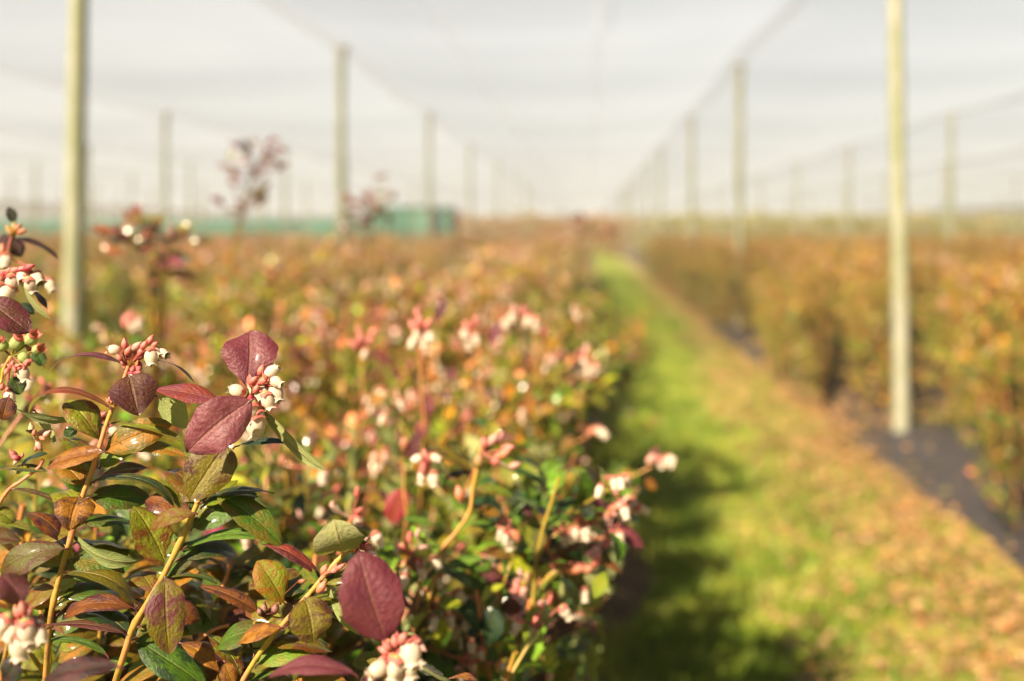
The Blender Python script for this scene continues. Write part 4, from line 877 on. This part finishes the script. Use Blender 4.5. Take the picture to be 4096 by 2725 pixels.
# ================================================================ white net roof on cables
def net_material(name, lo, hi, col, near=1.0):
    k = NT(name); tc = k.n('ShaderNodeTexCoord').outputs['Object']
    mp = k.n('ShaderNodeMapping'); k.set(mp, 0, tc); mp.inputs['Scale'].default_value = (.5, .22, 1)
    n = k.noise(mp.outputs[0], 1.0, 3.0, .55, .4)
    mp2 = k.n('ShaderNodeMapping'); k.set(mp2, 0, tc); mp2.inputs['Scale'].default_value = (.06, .55, 1)
    n2 = k.noise(mp2.outputs[0], 1.0, 2.0, .5)
    f = k.math('ADD', lo, k.math('MULTIPLY', k.math('ADD', k.math('MULTIPLY', n, .5), k.math('MULTIPLY', n2, .5)), (hi-lo)))
    sep = k.n('ShaderNodeSeparateXYZ'); k.set(sep, 0, tc); f = k.math('MULTIPLY', f, k.math('ADD', near, k.math('MULTIPLY', k.ramp(sep.outputs[1], 6.0, 9.0), 1.0-near)))  # cover thinned near the camera: lets full sun through and cuts fill
    d = k.n('ShaderNodeBsdfDiffuse'); k.set(d, 'Color', rgb(*col)); t = k.n('ShaderNodeBsdfTranslucent'); k.set(t, 'Color', rgb(*col))
    tr = k.n('ShaderNodeBsdfTransparent'); k.set(tr, 'Color', rgb(1, 1, 1))
    k.t.links.new(k.mixsh(f, tr.outputs[0], k.mixsh(.88, d.outputs[0], t.outputs[0])), k.out.inputs[0]); return k.m
M_NET = net_material('white_hail_net', .33, .47, (.555, .635, .785), .02)
M_NETFOLD = net_material('gathered_net', .22, .36, (.32, .34, .39), .08)
NY0, NY1 = -7.0, 150.0
for k in range(len(XL)-1):
    xa, xb = XL[k], XL[k+1]; nx, ny = 10, 150
    u, v = np.meshgrid(np.linspace(0, 1, nx+1), np.linspace(0, 1, ny+1), indexing='ij'); r = np.random.default_rng(k)
    y = NY0+(NY1-NY0)*v; post = .5+.5*np.cos((y-6.6)/7.15*2*np.pi)
    z = ROOF+.05-.16*np.sin(np.pi*u)*(1.15-.5*post)-.06*(1-post)+.035*np.sin(y*1.9+r.uniform(0, 6)+u*3)*np.sin(np.pi*u)
    acc = Acc(); acc.add(np.stack([xa+(xb-xa)*u, y, z], -1).reshape(-1, 3), grid_faces(nx, ny), (.8, .8, .8))
    px = (xa+xb)/2
    o = acc.build('roof_net', M_NET, None, origin=((xa+xb)/2, 0, ROOF)); o.location = ((xa+xb)/2, 0, ROOF)
    lab = 'white hail net stretched between two lines of posts'
    if abs(px+.5) < 1: lab = 'white hail net over the grass path, between the two central lines of posts'
    props(o, lab, 'net', 'net roof over the field')
for k, x in enumerate(XL):
    ys = np.linspace(NY0, NY1, 90); post = .5+.5*np.cos((ys-6.6)/7.15*2*np.pi); zs = ROOF+.035-.10*(1-post)
    e = empty('roof_cable', (x, 0, ROOF), 'grey roof cable with gathered net running along a line of posts', 'cable', 'cables of the net roof')
    if abs(x-2.15) < .1: e['label'] = 'grey roof cable with gathered net above the right side of the path'; 
    if abs(x+3.2) < .1: e['label'] = 'grey roof cable with gathered net above the first line of posts left of the path'
    a = Acc(); tube(a, np.stack([0*ys, ys, zs-ROOF], 1), .008, (.3, .3, .3), sides=5); a.build('wire', M_STEEL, e)
    a = Acc(); nn = 7; V = []
    for i in range(nn):
        t = i/(nn-1)*2-1; V.append(np.stack([t*.17+.01*np.sin(ys*2+i), ys, zs-ROOF-.015-.05*(1-t*t)], 1))
    a.add(np.stack(V, 0).reshape(-1, 3), grid_faces(nn-1, len(ys)-1), (.5, .5, .5)); a.build('gathered_net', M_NETFOLD, e)
# seams of the net halfway between posts and lengthwise over the path
for x, lab in ((.17, 'lengthwise seam of doubled net running straight over the grass path'), (-1.55, 'lengthwise seam of doubled net over the nearest bush row')):
    ys = np.linspace(NY0, NY1, 90); e = Acc(); V = []
    for i in range(5): V.append(np.stack([x+(i/4-.5)*.16+0*ys, ys, ROOF-.14+0*ys-.02*math.sin(i/4*math.pi)], 1))
    e.add(np.stack(V, 0).reshape(-1, 3), grid_faces(4, 89), (.5, .5, .5)); o = e.build('net_seam', M_NETFOLD); props(o, lab, 'seam')

# ================================================================ far side of the field
M_TEAL = simple('teal_windbreak_cloth', (.05, .19, .14), (.11, .26, .20), .9, .8, (1, 1, .2), trans=.3)
def windbreak(xa, xb, y, h, label, mat, stepx=3.2):
    e = empty('windbreak_fence', ((xa+xb)/2, y, 0), label, 'fence'); n = int((xb-xa)/.5)
    xs = np.linspace(xa, xb, n+1)-(xa+xb)/2; zz = np.linspace(.15, h, 7); U, Zz = np.meshgrid(xs, zz, indexing='ij')
    a = Acc(); a.add(np.stack([U, .06*np.sin(U*2.1)*np.sin(Zz*1.2), Zz+.04*np.sin(U*1.96)*(Zz > h-.2)], -1).reshape(-1, 3), grid_faces(n, 6), (.2, .4, .3)); a.build('cloth', mat, e)
    for q in np.arange(xs[0], xs[-1]+.1, stepx):
        a = Acc(); tube(a, [[q, -.12, -.2], [q, -.12, h+.12]], .07, (.4, .4, .3), sides=8); a.build('post', M_POST, e)
    return e
windbreak(-40, -12.6, 60, 2.12, 'long teal windbreak cloth fence along the far left side of the field', M_TEAL)
sh = empty('field_shelter', (-9.6, 56, 0), 'teal cloth covered shelter with an opening coloured dark at the far end of the left rows', 'shelter')
M_DARK = simple('opening_shade', (.02, .03, .028), (.03, .05, .045), 2, .9)  # dark colour stands for the shade inside the shelter
a = Acc(); box(a, (0, 0, 2.74), (4.5, 3.0, .09)); a.build('roof', M_TEAL, sh)
for (cx, wd, m, nm) in [(-1.55, 1.2, M_TEAL, 'side_cloth'), (-.45, .8, M_TEAL, 'side_cloth'), (1.35, .55, M_DARK, 'painted_opening'), (.55, .9, M_TEAL, 'side_cloth'), (1.9, .45, M_TEAL, 'side_cloth')]:
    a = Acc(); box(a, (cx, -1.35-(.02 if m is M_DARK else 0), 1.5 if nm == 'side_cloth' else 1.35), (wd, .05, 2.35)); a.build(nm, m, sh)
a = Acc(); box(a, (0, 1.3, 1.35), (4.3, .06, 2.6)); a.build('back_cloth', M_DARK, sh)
for q in (-2.15, -.95, 0, 1.02, 2.15):
    for yy in (-1.42, 1.42):
        a = Acc(); tube(a, [[q, yy, -.1], [q, yy, 2.69]], .05, (.4, .4, .3), sides=8); a.build('post', M_POST, sh)
def hedge(xa, xb, y, h, label, names, wts, seed, n):
    r = np.random.default_rng(seed); a = Acc(); x = r.uniform(xa, xb, n); hh = h*(1+.05*np.sin(x*1.3)+.04*np.sin(x*3.1))
    P = np.stack([x-(xa+xb)/2, r.uniform(-.6, .6, n), np.abs(r.uniform(0.02, 1, n))**.8*hh], 1)
    T = nrm(r.normal(0, 1, (n, 3))+np.array([0, 0, .5])); N = nrm(r.normal(0, .7, (n, 3))+np.array([-.3, -1, .7])); L = r.uniform(.16, .30, n)
    leaves_batch(a, P, T, N, L, L*.6, pick(r, n, names, wts), pick(r, n, names, wts), r)
    e = empty('hedge', ((xa+xb)/2, y, 0), label, 'hedge'); a.build('foliage', M_LEAF_FAR, e)
    for q in np.arange(xa+.5, xb, 1.2):
        tr = Acc(); tube(tr, [[q-(xa+xb)/2, 0, 0], [q-(xa+xb)/2+.05, .05, h*.55]], [.04, .02], C['brown'], sides=5); tr.build('trunk', M_STEM, e)
hedge(-13.2, 3.2, 61.5, 2.25, 'rust and straw coloured hedge closing the far end of the grass path', ['orange', 'olive', 'yellow', 'salmon', 'cream'], [3, 2, 4, 3, 3], 5, 6500)
hedge(3.4, 34, 61.5, 2.35, 'yellow-green hedge behind the far posts on the right', ['olive', 'ygreen', 'cream', 'yellow', 'lgreen'], [2, 4, 5, 5, 2], 6, 11000)

# ================================================================ ground
xs = np.unique(np.round(np.concatenate([[-1500, -400, -120, -60, -30], np.arange(-22, 16.01, .12), [30, 60, 120, 400, 1500]]), 3))
ysg = np.unique(np.round(np.concatenate([[-400, -60, -15], np.arange(-4, 34, .4), [40, 50, 60, 80, 120, 300, 900, 2500]]), 3))
rows = [ROW0, ROW1, -1.85, -3.45, -5.85, -8.2, -10.75, -13.3, -15.85, -18.4, 5.7, 8.65, 11.6]
def ground_z(x, y):
    z = np.zeros(np.broadcast(x, y).shape)
    for rx_ in rows: z = z+.14*np.exp(-((x-rx_)/.62)**4)*(np.abs(y-14) < 18.5)
    return z+.012*np.sin(x*2.3+y*1.1)*np.sin(y*.9-x)*(np.abs(x) < 22)*(np.abs(y-14) < 22)
Xg, Yg = np.meshgrid(xs, ysg, indexing='ij')
a = Acc(); a.add(np.stack([Xg, Yg, ground_z(Xg, Yg)], -1).reshape(-1, 3), grid_faces(len(xs)-1, len(ysg)-1), (.3, .3, .2))
def ground_material():
    k = NT('grass_and_soil'); tc = k.n('ShaderNodeTexCoord').outputs['Object']; sep = k.n('ShaderNodeSeparateXYZ'); k.set(sep, 0, tc); x = sep.outputs[0]
    big = k.noise(tc, 1.4, 4.0, .65); fine = k.noise(tc, 14.0, 5.0, .7); med = k.noise(tc, 5.0, 4.0, .7)
    grass = k.mix(k.ramp(med, .35, .65), rgb(.14, .19, .012), rgb(.31, .33, .045)); grass = k.mix(k.ramp(fine, .5, .75), grass, rgb(.08, .11, .01))
    litter = k.mix(k.ramp(fine, .35, .65), rgb(.42, .26, .13), rgb(.28, .21, .07)); soil = k.mix(k.ramp(med, .4, .6), rgb(.07, .042, .022), rgb(.12, .08, .04))
    xj = k.math('ADD', x, k.math('MULTIPLY', k.math('SUBTRACT', big, .5), .75))
    c = k.mix(k.ramp(xj, .25, .42), soil, grass)  # bed soil, widened over the path edge to deepen the row's shadow
    fy = k.ramp(sep.outputs[1], 9.0, 12.5); fn = k.ramp(sep.outputs[1], 6.0, 4.2); xs_ = k.math('SUBTRACT', xj, k.math('ADD', k.math('MULTIPLY', fy, .5), k.math('MULTIPLY', fn, .3)))
    lit = k.math('MULTIPLY', k.ramp(xs_, .95, 1.45), k.ramp(med, .36, .55)); c = k.mix(lit, c, litter)
    c = k.mix(k.ramp(xj, 2.0, 2.2), c, soil)
    c = k.mix(k.ramp(x, 4.0, 4.3), c, grass); c = k.mix(k.ramp(x, -1.1, -1.3), c, k.mix(.4, grass, soil))
    b = k.n('ShaderNodeBump'); k.set(b, 'Strength', .8); k.set(b, 'Distance', .03); k.set(b, 'Height', fine)
    p = k.n('ShaderNodeBsdfPrincipled'); k.set(p, 'Base Color', c); k.set(p, 'Roughness', .9); k.set(p, 'Normal', b.outputs[0]); p.inputs['Specular IOR Level'].default_value = .2
    k.t.links.new(p.outputs[0], k.out.inputs[0]); return k.m
props(a.build('ground', ground_material()), kind='structure')
# weed mat along the foot of the right row
M_MAT = simple('woven_weed_mat', (.024, .021, .025), (.036, .032, .036), 9, .6, bump=.3, bdist=.004)
xm = np.arange(1.84, 3.6, .1); ym = np.arange(1.5, 32, .25); Xm, Ym = np.meshgrid(xm, ym, indexing='ij')
Xj = Xm+np.where(Xm < 1.88, .06*np.sin(Ym*1.7)+.03*np.sin(Ym*4.1), 0)
a = Acc(); a.add(np.stack([Xj, Ym, ground_z(Xj, Ym)+.02+.004*np.sin(Ym*5+Xm*9)], -1).reshape(-1, 3), grid_faces(len(xm)-1, len(ym)-1), (.1, .1, .1))
props(a.build('weed_mat', M_MAT), 'dark grey woven weed mat along the foot of the right-hand row', 'ground cover', kind='structure')
# grass blades
M_GRASS = simple('grass_blade', (.14, .23, .012), (.34, .38, .05), 3.0, .55, trans=.4)
def blades(n, xa, xb, ya, yb, hh, seed, dens=None):
    r = np.random.default_rng(seed); y = ya+(yb-ya)*r.uniform(0, 1, n)**1.8; x = r.uniform(xa, xb, n)
    nz = np.sin(x*5.1+y*2.3)+np.sin(x*2.2-y*3.7+1)+np.sin(x*9-y*.7)+r.normal(0, .5, n)
    thr = np.clip((x-1.0-.5*np.clip((y-9)/3.5, 0, 1)-.25*np.clip((6-y)/1.8, 0, 1))/.9, 0, 1)*2.2-1.9+np.clip((.3-x)/.25, 0, 1)*3; ok = nz > thr
    x, y = x[ok], y[ok]; n = len(x)
    sc_ = 1+np.clip(y/14, 0, 2); h = hh*r.uniform(.5, 1.3, n)*np.where(x > 1.2, .75, 1); wd = .0045*sc_*r.uniform(.7, 1.4, n); a_ = r.uniform(0, np.pi, n); lx, ly = r.normal(0, .4, n)*h, r.normal(0, .4, n)*h
    z = ground_z(x, y)-.003; B = np.stack([x, y, z], 1); W = np.stack([np.cos(a_)*wd, np.sin(a_)*wd, 0*wd], 1)
    M = B+np.stack([lx*.35, ly*.35, h*.6], 1); T = B+np.stack([lx, ly, h], 1)
    V = np.stack([B-W, B+W, M+W*.7, M-W*.7, T], 1).reshape(-1, 3); o = (np.arange(n)*5)[:, None]
    return V, o+np.array([[0, 1, 2, 3]]), o+np.array([[3, 2, 4]])
a = Acc()
V, Q, T3 = blades(130000, .0, 1.84, 1.4, 33, .07, 3); a.add(V, Q); a.n -= len(V); a.F.append(T3+a.n); a.MI.append(np.zeros(len(T3))); a.n += len(V)
props(a.build('grass', M_GRASS, smooth=False), 'sunlit green grass on the path between the rows', 'grass', kind='stuff')
# fallen leaves and prunings
r = np.random.default_rng(9); n = 30000
y = 1.6+30*r.uniform(0, 1, n)**1.5; x = r.normal(1.5, .32, n)+.42*np.clip((y-9)/3.5, 0, 1)+.16*np.sin(y*1.3)+.09*np.sin(y*3.1+1)
x2 = (r.uniform(0, 1, n) < .65) & (y > 5.3) & (y < 10.5); x = np.where(x2, r.uniform(1.0, 2.0, n), x); x3 = (r.uniform(0, 1, n) < .35) & (y < 5.5); x = np.where(x3, r.uniform(.7, 1.9, n), x)
xx = (r.uniform(0, 1, n) < .35) & (((y > 7) & (y < 10)) | (y > 15)); x = np.where(xx, r.uniform(1.6, 2.6, n), x)
patch = (x > 1.86) & (((y > 2) & (y < 7.0)) | ((y > 10.5) & (y < 15.5)))
keepm = ~((y < 5.6) & (x < 1.5) & (r.uniform(0, 1, n) < .2)) & (x > .65) & (x < 2.6) & (~patch | (r.uniform(0, 1, n) < .10)); x, y = x[keepm], y[keepm]; n = len(x)
P = np.stack([x, y, ground_z(x, y)+r.uniform(.024, .05, n)], 1); ang = r.uniform(0, 6.28, n)
T = np.stack([np.cos(ang), np.sin(ang), r.normal(0, .25, n)], 1); N = nrm(np.stack([r.normal(0, .35, n), r.normal(0, .35, n), np.ones(n)], 1)); L = r.uniform(.03, .06, n)
LC = 1.35*np.array([(.36, .19, .11), (.20, .12, .05), (.38, .25, .12), (.22, .19, .04), (.34, .15, .05), (.10, .06, .03)])
a = Acc(); leaves_batch(a, P, T, N, L, L*.55, LC[r.integers(0, 6, n)], LC[r.integers(0, 6, n)], r)
props(a.build('fallen_leaves', M_LEAF_FAR), 'orange brown fallen leaves and prunings littering the right side of the path', 'leaf litter', kind='stuff')

# ================================================================ thin haze added to fade the far posts, as glare does
k = NT('glare_haze'); vp = k.n('ShaderNodeVolumePrincipled'); vp.inputs['Color'].default_value = (.97, .98, 1, 1); vp.inputs['Density'].default_value = .003; vp.inputs['Anisotropy'].default_value = .2
k.t.links.new(vp.outputs[0], k.out.inputs['Volume'])
a = Acc(); box(a, (0, 1150, 3.0), (3200, 3300, 9.0)); hz = a.build('haze', k.m, smooth=False); props(hz, 'added thin haze that fades the far posts like glare', 'haze', kind='stuff')
